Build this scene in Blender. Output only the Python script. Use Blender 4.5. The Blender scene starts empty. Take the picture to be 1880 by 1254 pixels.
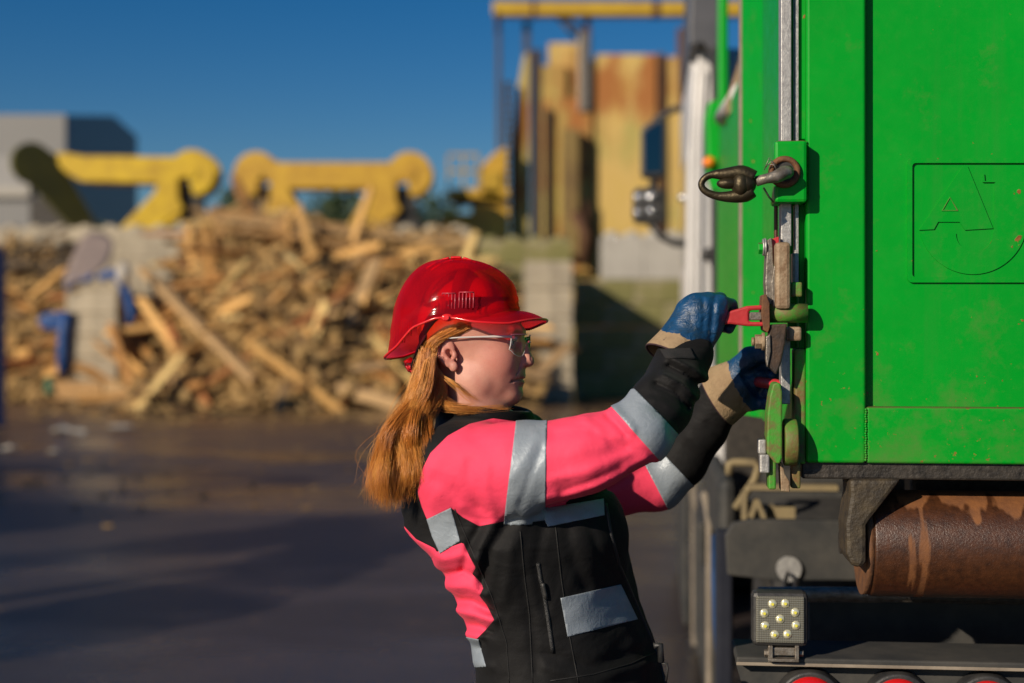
import bpy, bmesh, math, random
import numpy as np
from mathutils import Vector, Matrix, Euler
from mathutils.bvhtree import BVHTree
R = math.radians
random.seed(7)
RNG = np.random.default_rng(7)
S = bpy.context.scene
COL = S.collection
# ---------------------------------------------------------------- camera
FPX, HY, CX, EYE = 2611.1, 590.0, 940.0, 1.55      # 50 mm lens, horizon row, eye height
cam_d = bpy.data.cameras.new("camera")
cam = bpy.data.objects.new("camera", cam_d); COL.objects.link(cam)
cam.location = (0, 0, EYE); cam.rotation_euler = (R(90), 0, 0)
cam_d.lens = 50; cam_d.sensor_width = 36; cam_d.shift_y = -37/1880
cam_d.clip_start = 0.05; cam_d.clip_end = 3000
cam_d.dof.use_dof = True; cam_d.dof.focus_distance = 2.57; cam_d.dof.aperture_fstop = 1.95
S.camera = cam
# ---------------------------------------------------------------- light
SUN = Vector((0.65, 0.64, -0.41)).normalized()     # direction the light travels
W = bpy.data.worlds.new("World"); S.world = W; W.use_nodes = True
nt = W.node_tree; bg = nt.nodes["Background"]
sky = nt.nodes.new("ShaderNodeTexSky"); sky.sky_type = 'NISHITA'; sky.sun_disc = False
sky.sun_elevation = math.asin(-SUN.z)
sky.sun_rotation = math.atan2(-SUN.x, -SUN.y)
sky.altitude = 50; sky.air_density = 1.0; sky.dust_density = 0.35; sky.ozone_density = 5.0
hsv = nt.nodes.new("ShaderNodeHueSaturation"); hsv.inputs["Hue"].default_value = .505; hsv.inputs["Saturation"].default_value = 1.34; hsv.inputs["Value"].default_value = 1.0
nt.links.new(sky.outputs[0], hsv.inputs["Color"]); nt.links.new(hsv.outputs[0], bg.inputs[0]); bg.inputs[1].default_value = 0.063
sun_d = bpy.data.lights.new("sun", 'SUN'); sun_d.energy = 5.0; sun_d.angle = R(0.5); sun_d.color = (1.0, 0.87, 0.70)
sun = bpy.data.objects.new("sun", sun_d); COL.objects.link(sun)
sun.rotation_euler = SUN.to_track_quat('-Z', 'Y').to_euler()
vs = S.view_settings; vs.view_transform = 'Standard'; vs.look = 'None'; vs.exposure = -0.08; vs.gamma = 1.0
S.cycles.max_bounces = 8; S.cycles.transparent_max_bounces = 16
S.cycles.use_denoising = True
# ---------------------------------------------------------------- helpers
def P(px, py, Y):
    return Vector(((px-CX)/FPX*Y, Y, EYE-(py-HY)/FPX*Y))

def pxof(V):
    """photo column and row of points (n,3)"""
    return CX+V[:, 0]/V[:, 1]*FPX, HY-(V[:, 2]-EYE)/V[:, 1]*FPX

class MB:
    """collects shapes for ONE mesh object"""
    def __init__(s): s.v = []; s.f = []; s.smooth = []
    def add(s, vs, fs, smooth=False, M=None):
        o = len(s.v)
        for v in vs:
            v = Vector(v)
            s.v.append(M @ v if M is not None else v)
        for f in fs: s.f.append(tuple(i+o for i in f)); s.smooth.append(smooth)
    def box(s, x0, x1, y0, y1, z0, z1, M=None, taper=None):
        vs = [(x0,y0,z0),(x1,y0,z0),(x1,y1,z0),(x0,y1,z0),(x0,y0,z1),(x1,y0,z1),(x1,y1,z1),(x0,y1,z1)]
        if taper:
            cx, cy = (x0+x1)/2, (y0+y1)/2
            vs = [v if i < 4 else (cx+(v[0]-cx)*taper, cy+(v[1]-cy)*taper, v[2]) for i, v in enumerate(vs)]
        s.add(vs, [(0,3,2,1),(4,5,6,7),(0,1,5,4),(1,2,6,5),(2,3,7,6),(3,0,4,7)], False, M)
    def tube(s, pts, r, n=10, caps=True, smooth=True, closed=False):
        pts = [Vector(p) for p in pts]; m = len(pts)
        rs = r if isinstance(r, (list, tuple)) else [r]*m
        rings = []; up = None
        for i, p in enumerate(pts):
            if closed: t = (pts[(i+1) % m]-pts[i-1])
            else: t = pts[min(i+1, m-1)]-pts[max(i-1, 0)]
            if t.length < 1e-9: t = Vector((0,0,1))
            t.normalize()
            if up is None:
                up = Vector((0,0,1)) if abs(t.z) < .9 else Vector((1,0,0))
            a = up - t*up.dot(t)
            if a.length < 1e-6: a = t.orthogonal()
            a.normalize(); up = a; b = t.cross(a)
            rings.append([p+(a*math.cos(k*2*math.pi/n)+b*math.sin(k*2*math.pi/n))*rs[i] for k in range(n)])
        vs = [v for rg in rings for v in rg]; fs = []
        for i in range(m if closed else m-1):
            j = (i+1) % m
            for k in range(n):
                fs.append((i*n+k, i*n+(k+1) % n, j*n+(k+1) % n, j*n+k))
        if caps and not closed:
            fs.append(tuple(reversed(range(n)))); fs.append(tuple((m-1)*n+k for k in range(n)))
        s.add(vs, fs, smooth)
    def cyl(s, a, b, r, n=24, r2=None, smooth=True):
        a, b = Vector(a), Vector(b); t = (b-a).normalized(); u = t.orthogonal().normalized(); w = t.cross(u)
        r2 = r if r2 is None else r2
        A = [a+(u*math.cos(k*2*math.pi/n)+w*math.sin(k*2*math.pi/n))*r for k in range(n)]
        B = [b+(u*math.cos(k*2*math.pi/n)+w*math.sin(k*2*math.pi/n))*r2 for k in range(n)]
        s.add(A+B, [(k,(k+1) % n,n+(k+1) % n,n+k) for k in range(n)], smooth)
        s.add(A, [tuple(reversed(range(n)))]); s.add(B, [tuple(range(n))])
    def prism(s, poly, lo, hi, axis='y', M=None):
        """polygon in the other two axes, extruded lo..hi along axis"""
        n = len(poly)
        def mk(a, b, c):
            return {'y': (a, c, b), 'x': (c, a, b), 'z': (a, b, c)}[axis]
        vs = [mk(a, b, lo) for a, b in poly]+[mk(a, b, hi) for a, b in poly]
        fs = [tuple(range(n)), tuple(reversed(range(n, 2*n)))]+[(k, n+k, n+(k+1) % n, (k+1) % n) for k in range(n)]
        s.add(vs, fs, False, M)
    def ell(s, c, r, n=16, m=10, M=None):
        c = Vector(c); vs = []; fs = []
        for i in range(m+1):
            th = math.pi*i/m
            for k in range(n):
                ph = 2*math.pi*k/n
                vs.append((c.x+r[0]*math.sin(th)*math.cos(ph), c.y+r[1]*math.sin(th)*math.sin(ph), c.z+r[2]*math.cos(th)))
        for i in range(m):
            for k in range(n):
                fs.append((i*n+k, (i+1)*n+k, (i+1)*n+(k+1) % n, i*n+(k+1) % n))
        s.add(vs, fs, True, M)
    def build(s, name, mat, parent=None, bevel=0, seg=2, recalc=True):
        me = bpy.data.meshes.new(name); me.from_pydata([tuple(v) for v in s.v], [], s.f)
        me.polygons.foreach_set("use_smooth", s.smooth)
        if recalc:
            bm = bmesh.new(); bm.from_mesh(me); bmesh.ops.remove_doubles(bm, verts=bm.verts, dist=1e-6)
            bmesh.ops.recalc_face_normals(bm, faces=bm.faces); bm.to_mesh(me); bm.free()
        o = bpy.data.objects.new(name, me); COL.objects.link(o)
        if mat: me.materials.append(mat)
        if parent: o.parent = parent
        if bevel:
            md = o.modifiers.new("edge", 'BEVEL'); md.width = bevel; md.segments = seg; md.limit_method = 'ANGLE'; md.angle_limit = R(35)
        return o

def npmesh(name, V, Fc, mat, parent=None, smooth=True):
    me = bpy.data.meshes.new(name)
    V = np.asarray(V, dtype=np.float32); Fc = np.asarray(Fc, dtype=np.int32); k = Fc.shape[1]
    me.vertices.add(len(V)); me.vertices.foreach_set("co", V.ravel())
    me.loops.add(Fc.size); me.loops.foreach_set("vertex_index", Fc.ravel())
    me.polygons.add(len(Fc)); me.polygons.foreach_set("loop_start", np.arange(0, Fc.size, k, dtype=np.int32))
    me.polygons.foreach_set("loop_total", np.full(len(Fc), k, dtype=np.int32))
    me.update(calc_edges=True); me.validate()
    me.polygons.foreach_set("use_smooth", np.full(len(me.polygons), smooth))
    o = bpy.data.objects.new(name, me); COL.objects.link(o)
    if mat: me.materials.append(mat)
    if parent: o.parent = parent
    return o

def tag(o, label=None, cat=None, group=None, kind=None):
    if label: o["label"] = label
    if cat: o["category"] = cat
    if group: o["group"] = group
    if kind: o["kind"] = kind
    return o

def empty(name, loc=(0,0,0), rz=0):
    o = bpy.data.objects.new(name, None); COL.objects.link(o); o.location = loc; o.rotation_euler = (0,0,rz)
    o.empty_display_size = .1
    return o

# ---------------------------------------------------------------- materials
class N:
    """tiny node-graph writer"""
    def __init__(s, name):
        s.m = bpy.data.materials.new(name); s.m.use_nodes = True; s.t = s.m.node_tree
        s.b = s.t.nodes["Principled BSDF"]; s.out = s.t.nodes["Material Output"]
        s.tc = s.t.nodes.new("ShaderNodeTexCoord"); s.co = s.tc.outputs["Object"]
    def n(s, typ, **kw):
        nd = s.t.nodes.new(typ)
        for k, v in kw.items(): setattr(nd, k, v)
        return nd
    def l(s, a, b): s.t.links.new(a, b)
    def noise(s, scale, detail=4, rough=.6, stretch=None, co=None, dist=0):
        nd = s.n("ShaderNodeTexNoise"); nd.inputs["Scale"].default_value = scale
        nd.inputs["Detail"].default_value = detail; nd.inputs["Roughness"].default_value = rough
        nd.inputs["Distortion"].default_value = dist
        c = co or s.co
        if stretch:
            mp = s.n("ShaderNodeMapping"); mp.inputs["Scale"].default_value = stretch; s.l(c, mp.inputs[0]); c = mp.outputs[0]
        s.l(c, nd.inputs["Vector"]); return nd.outputs[0]
    def ramp(s, fac, *stops, interp='LINEAR'):
        r = s.n("ShaderNodeValToRGB"); r.color_ramp.interpolation = interp; e = r.color_ramp.elements
        while len(e) < len(stops): e.new(.5)
        for el, (p, c) in zip(e, stops):
            el.position = p; el.color = (*c, 1) if isinstance(c, (tuple, list)) else (c, c, c, 1)
        s.l(fac, r.inputs[0]); return r.outputs[0]
    def mix(s, fac, a, b, mode='MIX'):
        m = s.n("ShaderNodeMix", data_type='RGBA', blend_type=mode)
        for sock, v in ((m.inputs[0], fac), (m.inputs[6], a), (m.inputs[7], b)):
            if isinstance(v, (int, float)): sock.default_value = v
            elif isinstance(v, (tuple, list)): sock.default_value = (*v, 1)
            else: s.l(v, sock)
        return m.outputs[2]
    def math(s, op, a, b=None):
        m = s.n("ShaderNodeMath", operation=op)
        for sock, v in ((m.inputs[0], a), (m.inputs[1], b)):
            if v is None: continue
            if isinstance(v, (int, float)): sock.default_value = v
            else: s.l(v, sock)
        return m.outputs[0]
    def attr(s, name):
        a = s.n("ShaderNodeAttribute"); a.attribute_name = name; return a.outputs["Fac"]
    def rnd(s): return s.n("ShaderNodeObjectInfo").outputs["Random"]
    def bump(s, h, strength=.3, dist=.01, prev=None):
        b = s.n("ShaderNodeBump"); b.inputs["Strength"].default_value = strength; b.inputs["Distance"].default_value = dist
        s.l(h, b.inputs["Height"])
        if prev is not None: s.l(prev, b.inputs["Normal"])
        return b.outputs[0]
    def set(s, color=None, rough=None, metal=None, normal=None, **kw):
        B = s.b.inputs
        for nm, v in (("Base Color", color), ("Roughness", rough), ("Metallic", metal), ("Normal", normal)):
            if v is None: continue
            if isinstance(v, (int, float)): B[nm].default_value = v
            elif isinstance(v, (tuple, list)): B[nm].default_value = (*v, 1)
            else: s.l(v, B[nm])
        for k, v in kw.items():
            k = k.replace('_', ' ')
            if isinstance(v, (int, float, tuple, list)): B[k].default_value = v
            else: s.l(v, B[k])
        return s.m

def simple(name, c1, c2=None, scale=20, rough=.6, metal=0, bump=.15, bscale=None, stretch=None, lo=.35, hi=.65, **kw):
    n = N(name); c2 = c2 or tuple(x*.75 for x in c1)
    f = n.noise(scale, 6, .65, stretch); col = n.ramp(f, (lo, c1), (hi, c2))
    nm = n.bump(n.noise(bscale or scale*4, 4, .6, stretch), bump, .004)
    return n.set(col, rough, metal, nm, **kw)

def green_paint(name, wear=.5, base=(.0, .345, .020), dark=(.0, .265, .015), zlow=None):
    n = N(name)
    big = n.noise(1.6, 5, .6); col = n.ramp(big, (.3, base), (.75, dark))
    streak = n.noise(9, 4, .7, (1.6, 1.6, .09)); col = n.mix(n.math('MULTIPLY', n.ramp(streak, (.56, 0.), (.78, 1.)), .22), col, (.06, .17, .04))
    dust_or_glow = n.noise(55, 6, .7); col = n.mix(n.math('MULTIPLY', n.ramp(dust_or_glow, (.5, 0.), (.8, 1.)), .22*wear), col, (.12, .2, .06))
    r1 = n.noise(24, 5, .5); chip = n.ramp(r1, (.745-.05*wear, 0.), (.76-.05*wear, 1.))
    r2 = n.noise(60, 3, .6); rustc = n.ramp(r2, (.3, (.16, .045, .012)), (.7, (.33, .14, .04)))
    col = n.mix(chip, col, rustc)
    if zlow is not None:     # rust specks gather low down, dirt lies on ledges
        sx = n.n("ShaderNodeSeparateXYZ"); n.l(n.co, sx.inputs[0])
        low = n.ramp(n.math('DIVIDE', n.math('SUBTRACT', sx.outputs[2], zlow), .34), (0, 1.), (.45, .55), (1, 0.))
        sp = n.math('ADD', n.noise(85, 5, .65), n.math('MULTIPLY', low, .085)); sp = n.math('ADD', sp, n.math('MULTIPLY', n.math('SUBTRACT', n.noise(6, 4, .6), .5), .22))
        c2 = n.ramp(sp, (.715, 0.), (.745, .8)); col = n.mix(c2, col, rustc)
        haze_ = n.math('MULTIPLY', n.ramp(n.math('ADD', n.noise(11, 6, .7), n.math('MULTIPLY', low, .16)), (.58, 0.), (.80, 1.)), .45); col = n.mix(haze_, col, (.13, .16, .05))
        geo = n.n("ShaderNodeNewGeometry"); sn = n.n("ShaderNodeSeparateXYZ"); n.l(geo.outputs["Normal"], sn.inputs[0])
        led = n.math('MULTIPLY', n.ramp(sn.outputs[2], (.5, 0.), (.8, 1.)), n.ramp(n.noise(30, 5, .7), (.25, .55), (.6, 1.))); col = n.mix(led, col, (.115, .07, .035))
    ro = n.ramp(n.noise(24, 4, .6), (.3, .32), (.7, .50))
    nm = n.bump(n.noise(300, 2, .5), .05, .002); nm = n.bump(chip, .3, .002, nm); nm = n.bump(n.noise(5, 3, .5), .10, .03, nm)
    n.b.inputs["Specular IOR Level"].default_value = .22
    return n.set(col, ro, 0, nm)

def rusty_green(name, lo=.42, hi=.58, scale=30):
    n = N(name)
    f = n.noise(scale, 8, .7); col = n.ramp(f, (lo, (.05, .29, .02)), (hi, (.15, .13, .035)), (hi+.12, (.2, .085, .03)))
    return n.set(col, .6, 0, n.bump(n.noise(160, 5, .7), .35, .003))
M = {}
M['green'] = green_paint("green_paint", .35, zlow=1.29)
M['green_edge'] = green_paint("green_paint_worn", .8, zlow=1.29)
M['rustgreen'] = rusty_green("rusty_green_paint")
M['mossgreen'] = rusty_green("grimy_green_paint", .3, .5, 22)
M['galv'] = simple("galvanised_steel", (.52, .51, .48), (.32, .31, .30), 90, .5, .55, .3, 220)
M['steel'] = simple("dull_steel", (.30, .27, .23), (.16, .13, .10), 70, .45, .6, .3, 200)
M['beige_metal'] = simple("rust_filmed_steel", (.36, .27, .17), (.21, .125, .065), 40, .6, .15, .4, 160)
M['dark_iron'] = simple("dark_iron", (.045, .034, .028), (.085, .05, .03), 40, .6, .3, .4, 150)
M['black_metal'] = simple("black_painted_metal", (.02, .02, .022), (.045, .043, .04), 25, .5, 0, .3)
M['grime'] = simple("greasy_black_steel", (.018, .016, .014), (.06, .05, .04), 50, .55, .2, .7, 90)
M['dusty_dark'] = simple("dusty_dark_plate", (.026, .027, .027), (.058, .054, .047), 9, .75, 0, .25)
M['dust_beige'] = simple("dusty_rubber_edge", (.30, .25, .19), (.2, .165, .125), 14, .8, 0, .2)
M['red'] = simple("red_paint", (.55, .035, .04), (.42, .03, .03), 30, .42, 0, .2)
M['rust'] = simple("flaking_rust", (.2, .085, .03), (.11, .05, .025), 45, .75, .1, .5, 150)
M['rubber'] = simple("tyre_rubber", (.018, .018, .018), (.04, .037, .034), 18, .85, 0, .3)
M['white_paint'] = simple("cab_white_paint", (.66, .64, .62), (.56, .54, .52), 3, .35, 0, .02)
M['grey_plastic'] = simple("grey_cab_plastic", (.07, .072, .08), (.09, .09, .1), 5, .5, 0, .05)
M['chrome'] = simple("chrome", (.9, .9, .9), (.85, .85, .85), 5, .2, 1, .0)
def glassy(name, col, rough=.05, **kw):
    n = N(name); return n.set(col, rough, 0, None, **kw)
M['mirror_glass'] = glassy("mirror_glass", (.05, .10, .12), .03, Metallic=1.0)
# ================================================================ GROUND AND YARD
def ground_mat():
    n = N("damp_yard_asphalt"); n.co = n.tc.outputs["Object"]
    big = n.noise(.22, 6, .6, (.6, 1.3, 1)); fine = n.noise(30, 6, .75); mid = n.noise(1.6, 7, .7)
    dry = n.ramp(mid, (.3, (.046, .033, .028)), (.55, (.029, .022, .021)), (.75, (.017, .015, .016)))
    dry = n.mix(n.math('MULTIPLY', fine, .55), dry, (.05, .042, .04))
    wet = n.ramp(big, (.46, 0.), (.58, 1.))
    sx = n.n("ShaderNodeSeparateXYZ"); n.l(n.co, sx.inputs[0])          # brown towards the heap: sawdust, and the heap's reflection painted in
    dust_or_glow = n.ramp(n.math('ADD', n.math('DIVIDE', sx.outputs[1], 30.), n.math('MULTIPLY', n.math('SUBTRACT', mid, .5), .35)), (.50, 0.), (.82, 1.)); dry = n.mix(n.math('MULTIPLY', dust_or_glow, .8), dry, (.17, .098, .048))
    stain = n.ramp(n.noise(.8, 6, .65, (1, .5, 1)), (.56, 0.), (.7, .8)); dry = n.mix(stain, dry, (.045, .033, .026))
    chips = n.ramp(n.noise(7, 3, .5), (.66, 0.), (.70, 1.))
    col = n.mix(n.math('MULTIPLY', wet, .6), dry, (.014, .012, .014)); col = n.mix(n.math('MULTIPLY', chips, .55), col, (.14, .085, .045))
    ro = n.ramp(n.math('ADD', wet, n.math('MULTIPLY', fine, .2)), (0, .42), (1, .20))
    n.b.inputs["Specular IOR Level"].default_value = .24
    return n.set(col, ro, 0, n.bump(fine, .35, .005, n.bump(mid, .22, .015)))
mb = MB(); NX = 24
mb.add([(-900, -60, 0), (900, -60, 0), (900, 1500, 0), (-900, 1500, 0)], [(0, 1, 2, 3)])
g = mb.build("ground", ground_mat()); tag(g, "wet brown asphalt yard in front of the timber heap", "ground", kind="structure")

# ---- concrete blocks
def concrete_mat():
    n = N("weathered_concrete"); rn = n.rnd()
    base = n.ramp(rn, (0, (.44, .37, .26)), (.5, (.52, .44, .315)), (1, (.40, .34, .245)))
    f = n.noise(3, 6, .65); col = n.mix(n.ramp(f, (.45, 0.), (.75, .55)), base, (.16, .135, .10))
    st = n.noise(4, 4, .6, (1.5, 1.5, .25)); col = n.mix(n.ramp(st, (.55, 0.), (.75, .4)), col, (.12, .105, .08))
    return n.set(col, .9, 0, n.bump(n.noise(30, 5, .7), .4, .02))
def moss_mat():
    n = N("mossy_concrete"); rn = n.rnd()
    f = n.noise(1.3, 6, .65); col = n.ramp(f, (.35, (.33, .28, .17)), (.52, (.22, .20, .075)), (.75, (.14, .14, .04)))
    return n.set(col, .95, 0, n.bump(n.noise(20, 5, .7), .4, .02))
M['concrete'] = concrete_mat(); M['moss'] = moss_mat()
M['pale_block'] = simple("pale_concrete", (.46, .43, .37), (.38, .35, .30), 2.5, .85, 0, .2)
block_cache = {}
def block_mesh(w, d, h, mat, studs):
    key = (round(w, 3), round(d, 3), round(h, 3), mat.name, studs)
    if key in block_cache: return block_cache[key]
    mb = MB(); ch = .03; g_ = .006
    x, y = w/2-g_, d/2-g_
    lay = [(x-ch, y-ch, 0), (x, y, ch), (x, y, h-ch-g_), (x-ch, y-ch, h-g_)]
    vs = []; fs = []
    for (a, b, z) in lay: vs += [(-a, -b, z), (a, -b, z), (a, b, z), (-a, b, z)]
    for i in range(3):
        for k in range(4): fs.append((4*i+k, 4*i+(k+1) % 4, 4*i+4+(k+1) % 4, 4*i+4+k))
    fs += [(3, 2, 1, 0), (12, 13, 14, 15)]
    mb.add(vs, fs)
    for k in range(studs):
        cx = -w/2+w*(k+.5)/studs
        mb.cyl((cx, 0, h-.02), (cx, 0, h+.09), .2*min(1, w/studs/.5), 14, .13*min(1, w/studs/.5))
    o = mb.build("concrete_block", mat); me = o.data; bpy.data.objects.remove(o)
    block_cache[key] = me; return me
def block(x, y, z, w, d, h, mat, label, group, studs=0, rz=0):
    me = block_mesh(w, d, h, mat, studs)
    o = bpy.data.objects.new("concrete_block", me); COL.objects.link(o); o.location = (x, y, z); o.rotation_euler = (0, 0, rz)
    tag(o, label, "concrete block", group); return o
# long rear wall, stud-topped
YW = 36.0; bw = 1.25; bh = .78
xs = [P(-90, 0, YW).x+bw*i for i in range(13)]
for r in range(5):
    for i, x in enumerate(xs):
        zz = r*bh; xx = x+(bw/2 if r % 2 else 0)
        px = CX+xx/YW*FPX
        if px > 900: continue
        block(xx, YW, zz, bw, .8, bh, M['concrete'], "pale stacking block in the long rear wall behind the heap of timber", "blocks of the rear wall", 2 if r == 4 else 0)
# dividing wall, end towards us (left)
YD = 27.6
xl, xr = P(121, 0, YD).x, P(214, 0, YD).x; ww = xr-xl; hh = .425
lv_names = ["lowest", "second", "third", "fourth", "topmost"]
for r in range(5):
    block((xl+xr)/2, YD+ww*.5, r*hh, ww, ww, hh, M['concrete'], f"beige block at the open end of the left dividing wall, {lv_names[r]} of its stack", "end blocks of the left dividing wall")
for r in range(5):
    for k in range(6):
        block((xl+xr)/2, YD+ww*(1.5+k), r*hh, ww, ww, hh, M['concrete'], "block in the shaded flank of the left dividing wall", "flank blocks of the left dividing wall")
# right dividing wall / pillar
YP = 27.0
xl2, xr2 = P(962, 0, YP).x, P(1051, 0, YP).x; w2 = xr2-xl2; h2 = 2.70/5
for r in range(5):
    for k in range(2):
        lab = (f"grey block in the front stack beside the woman's helmet peak, {lv_names[r]} of five" if k == 0 else "block behind the front stack of the right dividing wall")
        block((xl2+xr2)/2, YP+w2*(.5+k)+.01*k, r*h2, w2, w2, h2, M['concrete'], lab, "blocks of the right dividing wall" if k else "front blocks of the right dividing wall")
# wall behind it, mossy, lower
YM = YP+2*w2+.5
hm = .52
zb = P(0, 515, YM).z
nrow = 5; hm = zb/nrow
xw = P(1052, 0, YM).x
for r in range(nrow):
    for k in range(6):
        x = xw+.62+1.2*k-(.6 if r % 2 else 0)
        block(x, YM, r*hm, 1.2, .8, hm, M['moss'], "yellowish moss-stained block in the low wall right of the grey stack", "blocks of the mossy low wall")
# pale block row on top
for k in range(3):
    a = P(1103+76*k, 0, YM+.05).x; b_ = P(1103+76*(k+1), 0, YM+.05).x; z1 = P(0, 433, YM).z
    block((a+b_)/2, YM+.05, zb, b_-a, .7, z1-zb, M['pale_block'], ["white block on the mossy wall, at the left of the pale row", "white block on the mossy wall, in the middle of the pale row", "white block on the mossy wall, next to the white cab"][k], "pale blocks on the mossy wall", 2)
# mossy block heap top left of the pillar
for k in range(2):
    a = P(880+84*k, 0, 30.2).x; b_ = P(880+84*(k+1), 0, 30.2).x; z1 = P(0, 442, 30.2).z; z0 = P(0, 488, 30.2).z
    block((a+b_)/2, 30.2, z0, b_-a, .8, z1-z0, M['moss'], ["mossy pale block behind the helmet, under the yellow press", "mossy pale block just left of the dark gap under the press"][k], "mossy top blocks", 2)
    n_ = 4
    for r in range(n_):
        block((a+b_)/2, 30.2, z0*r/n_, b_-a, .8, z0/n_, M['moss'], "mossy block buried under the timber behind the helmet", "buried mossy blocks")

# ---- timber heap
def wood_mat():
    n = N("old_timber"); rn = n.rnd()
    c = n.ramp(rn, (0, (0.619, 0.320, 0.090)), (.14, (0.791, 0.454, 0.144)), (.30, (0.499, 0.235, 0.063)), (.42, (0.820, 0.580, 0.218)), (.55, (0.653, 0.337, 0.098)), (.66, (0.413, 0.149, 0.040)), (.76, (0.757, 0.424, 0.127)), (.85, (0.327, 0.211, 0.098)), (.93, (0.820, 0.659, 0.299)), interp='CONSTANT')
    g_ = n.noise(5, 5, .65, (.6, 8, 8)); col = n.mix(n.ramp(g_, (.35, 0.), (.75, .5)), c, (.15, .08, .035))
    return n.set(col, .8, 0, n.bump(g_, .3, .01))
M['wood'] = wood_mat()
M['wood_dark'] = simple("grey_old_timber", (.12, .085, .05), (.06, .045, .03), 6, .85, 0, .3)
def hmap(px, Yrel):
    """height of the heap at photo column px (on the heap's plane), Yrel 0 front .. 1 back"""
    crest = np.interp(px, [225, 300, 328, 352, 385, 420, 520, 640, 740, 820, 880, 950, 990], [.25, .8, 1.7, 3.2, 3.75, 3.95, 3.7, 3.45, 3.35, 3.3, 3.0, 2.4, 1.9])
    s = np.clip(Yrel, 0, 1)
    return crest*(s**.8)
YF, YB = 25.4, 31.0
def heap_pt(px, s):
    Y = YF+(YB-YF)*s+.5*math.sin(px*.02)*(1-s)
    q = P(px, 0, Y); return Vector((q.x, Y, float(hmap(px, s))))
mb = MB(); nx, ny = 90, 30; vs = []; fs = []
for j in range(ny+1):
    for i in range(nx+1):
        px = 215+780*i/nx; s = j/ny*1.25-.03
        v = heap_pt(px, min(s, 1)); v.y = YF+(YB-YF)*s+.3*math.sin(px*.05)
        v.z = max(v.z-(0 if s < 1 else (s-1)*14)+RNG.normal()*.10*min(1, s*5+.1)-.12, -.05)
        v.x += RNG.normal()*.05
        vs.append(v)
for j in range(ny):
    for i in range(nx):
        a = j*(nx+1)+i; fs.append((a, a+1, a+nx+2, a+nx+1))
mb.add(vs, fs)
def splinters(mb, npcs, place):
    for _ in range(npcs):
        v, L = place(), RNG.uniform(.25, 1.3); w, t = RNG.uniform(.02, .07), RNG.uniform(.015, .04)
        Mx = Matrix.Translation(v) @ Matrix.Rotation(.55, 4, 'X') @ Matrix.Rotation(RNG.uniform(0, 3.14), 4, 'Z') @ Matrix.Rotation(RNG.normal()*.35, 4, 'Y')
        mb.box(-L/2, L/2, -w, w, -t, t, Mx)
def _pl():
    px = RNG.uniform(232, 965); s = RNG.uniform(0, 1)
    v = heap_pt(px, s); v.z = max(v.z+RNG.uniform(-.05, .12), .06); return v
splinters(mb, 3200, _pl)
core = mb.build("wood_debris", None)
def core_mat():
    n = N("splintered_wood_chips")
    f = n.noise(3.2, 7, .72, (1, 1, 2)); col = n.ramp(f, (.3, (.05, .028, .014)), (.43, (.19, .10, .036)), (.55, (.62, .39, .14)), (.76, (.76, .56, .28)))  # dark low stops paint in the shaded gaps between splinters
    return n.set(col, .9, 0, n.bump(f, 1.0, .15))
core.data.materials.append(core_mat())
tag(core, "splintered wood debris filling the big timber heap", "wood debris", kind="stuff")
plank_me = []
for k in range(14):
    L = RNG.uniform(1.0, 3.4) if k < 10 else RNG.uniform(.5, 1.1); w = RNG.uniform(.09, .26); t = RNG.uniform(.03, .09)
    mb = MB(); n = 6; vs = []; fs = []
    bend = RNG.normal()*.04; tw = RNG.normal()*.15
    for i in range(n+1):
        x = -L/2+L*i/n; zz = bend*math.cos(math.pi*i/n-math.pi/2); a = tw*(i/n-.5)
        e = 1.0 if 0 < i < n else RNG.uniform(.6, 1)
        for (yy, z2) in ((-w/2*e, -t/2), (w/2*e, -t/2), (w/2*e, t/2), (-w/2*e, t/2)):
            vs.append((x+(RNG.uniform(-.1, .1) if i in (0, n) else 0), yy*math.cos(a)-z2*math.sin(a), zz+yy*math.sin(a)+z2*math.cos(a)))
    for i in range(n):
        for q in range(4): fs.append((4*i+q, 4*i+(q+1) % 4, 4*i+4+(q+1) % 4, 4*i+4+q))
    fs += [(3, 2, 1, 0), tuple(4*n+q for q in range(4))]
    mb.add(vs, fs); o = mb.build("plank", M['wood']); plank_me.append(o.data); bpy.data.objects.remove(o)
def plank(loc, rot, me=None, label="loose board in the tangled heap of old timber", scale=1, group="boards in the timber heap"):
    o = bpy.data.objects.new("plank", me or plank_me[int(RNG.integers(len(plank_me)))]); COL.objects.link(o)
    o.location = loc; o.rotation_euler = rot; o.scale = (scale,)*3
    return tag(o, label, "plank", group)
SL = math.atan2(3.5, 5.6)
for k in range(262):
    px = RNG.uniform(235, 962); s = RNG.uniform(.0, 1.0)**.9
    if px < 330 and s > .55: s *= .5
    v = heap_pt(px, s); v.z += RNG.uniform(-.02, .16)
    if s > .75 and RNG.random() < .75:
        rot = (RNG.normal()*.12+SL*.3, RNG.normal()*.10, RNG.normal()*.25)
    else:
        yaw = RNG.uniform(0, math.pi); 
        R_ = Matrix.Rotation(SL*.9, 3, 'X') @ Matrix.Rotation(yaw, 3, 'Z') @ Matrix.Rotation(RNG.normal()*.35, 3, 'Y') @ Matrix.Rotation(RNG.normal()*.4, 3, 'X')
        rot = R_.to_euler()
    v.z = max(v.z, .12); plank(v, rot)
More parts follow.
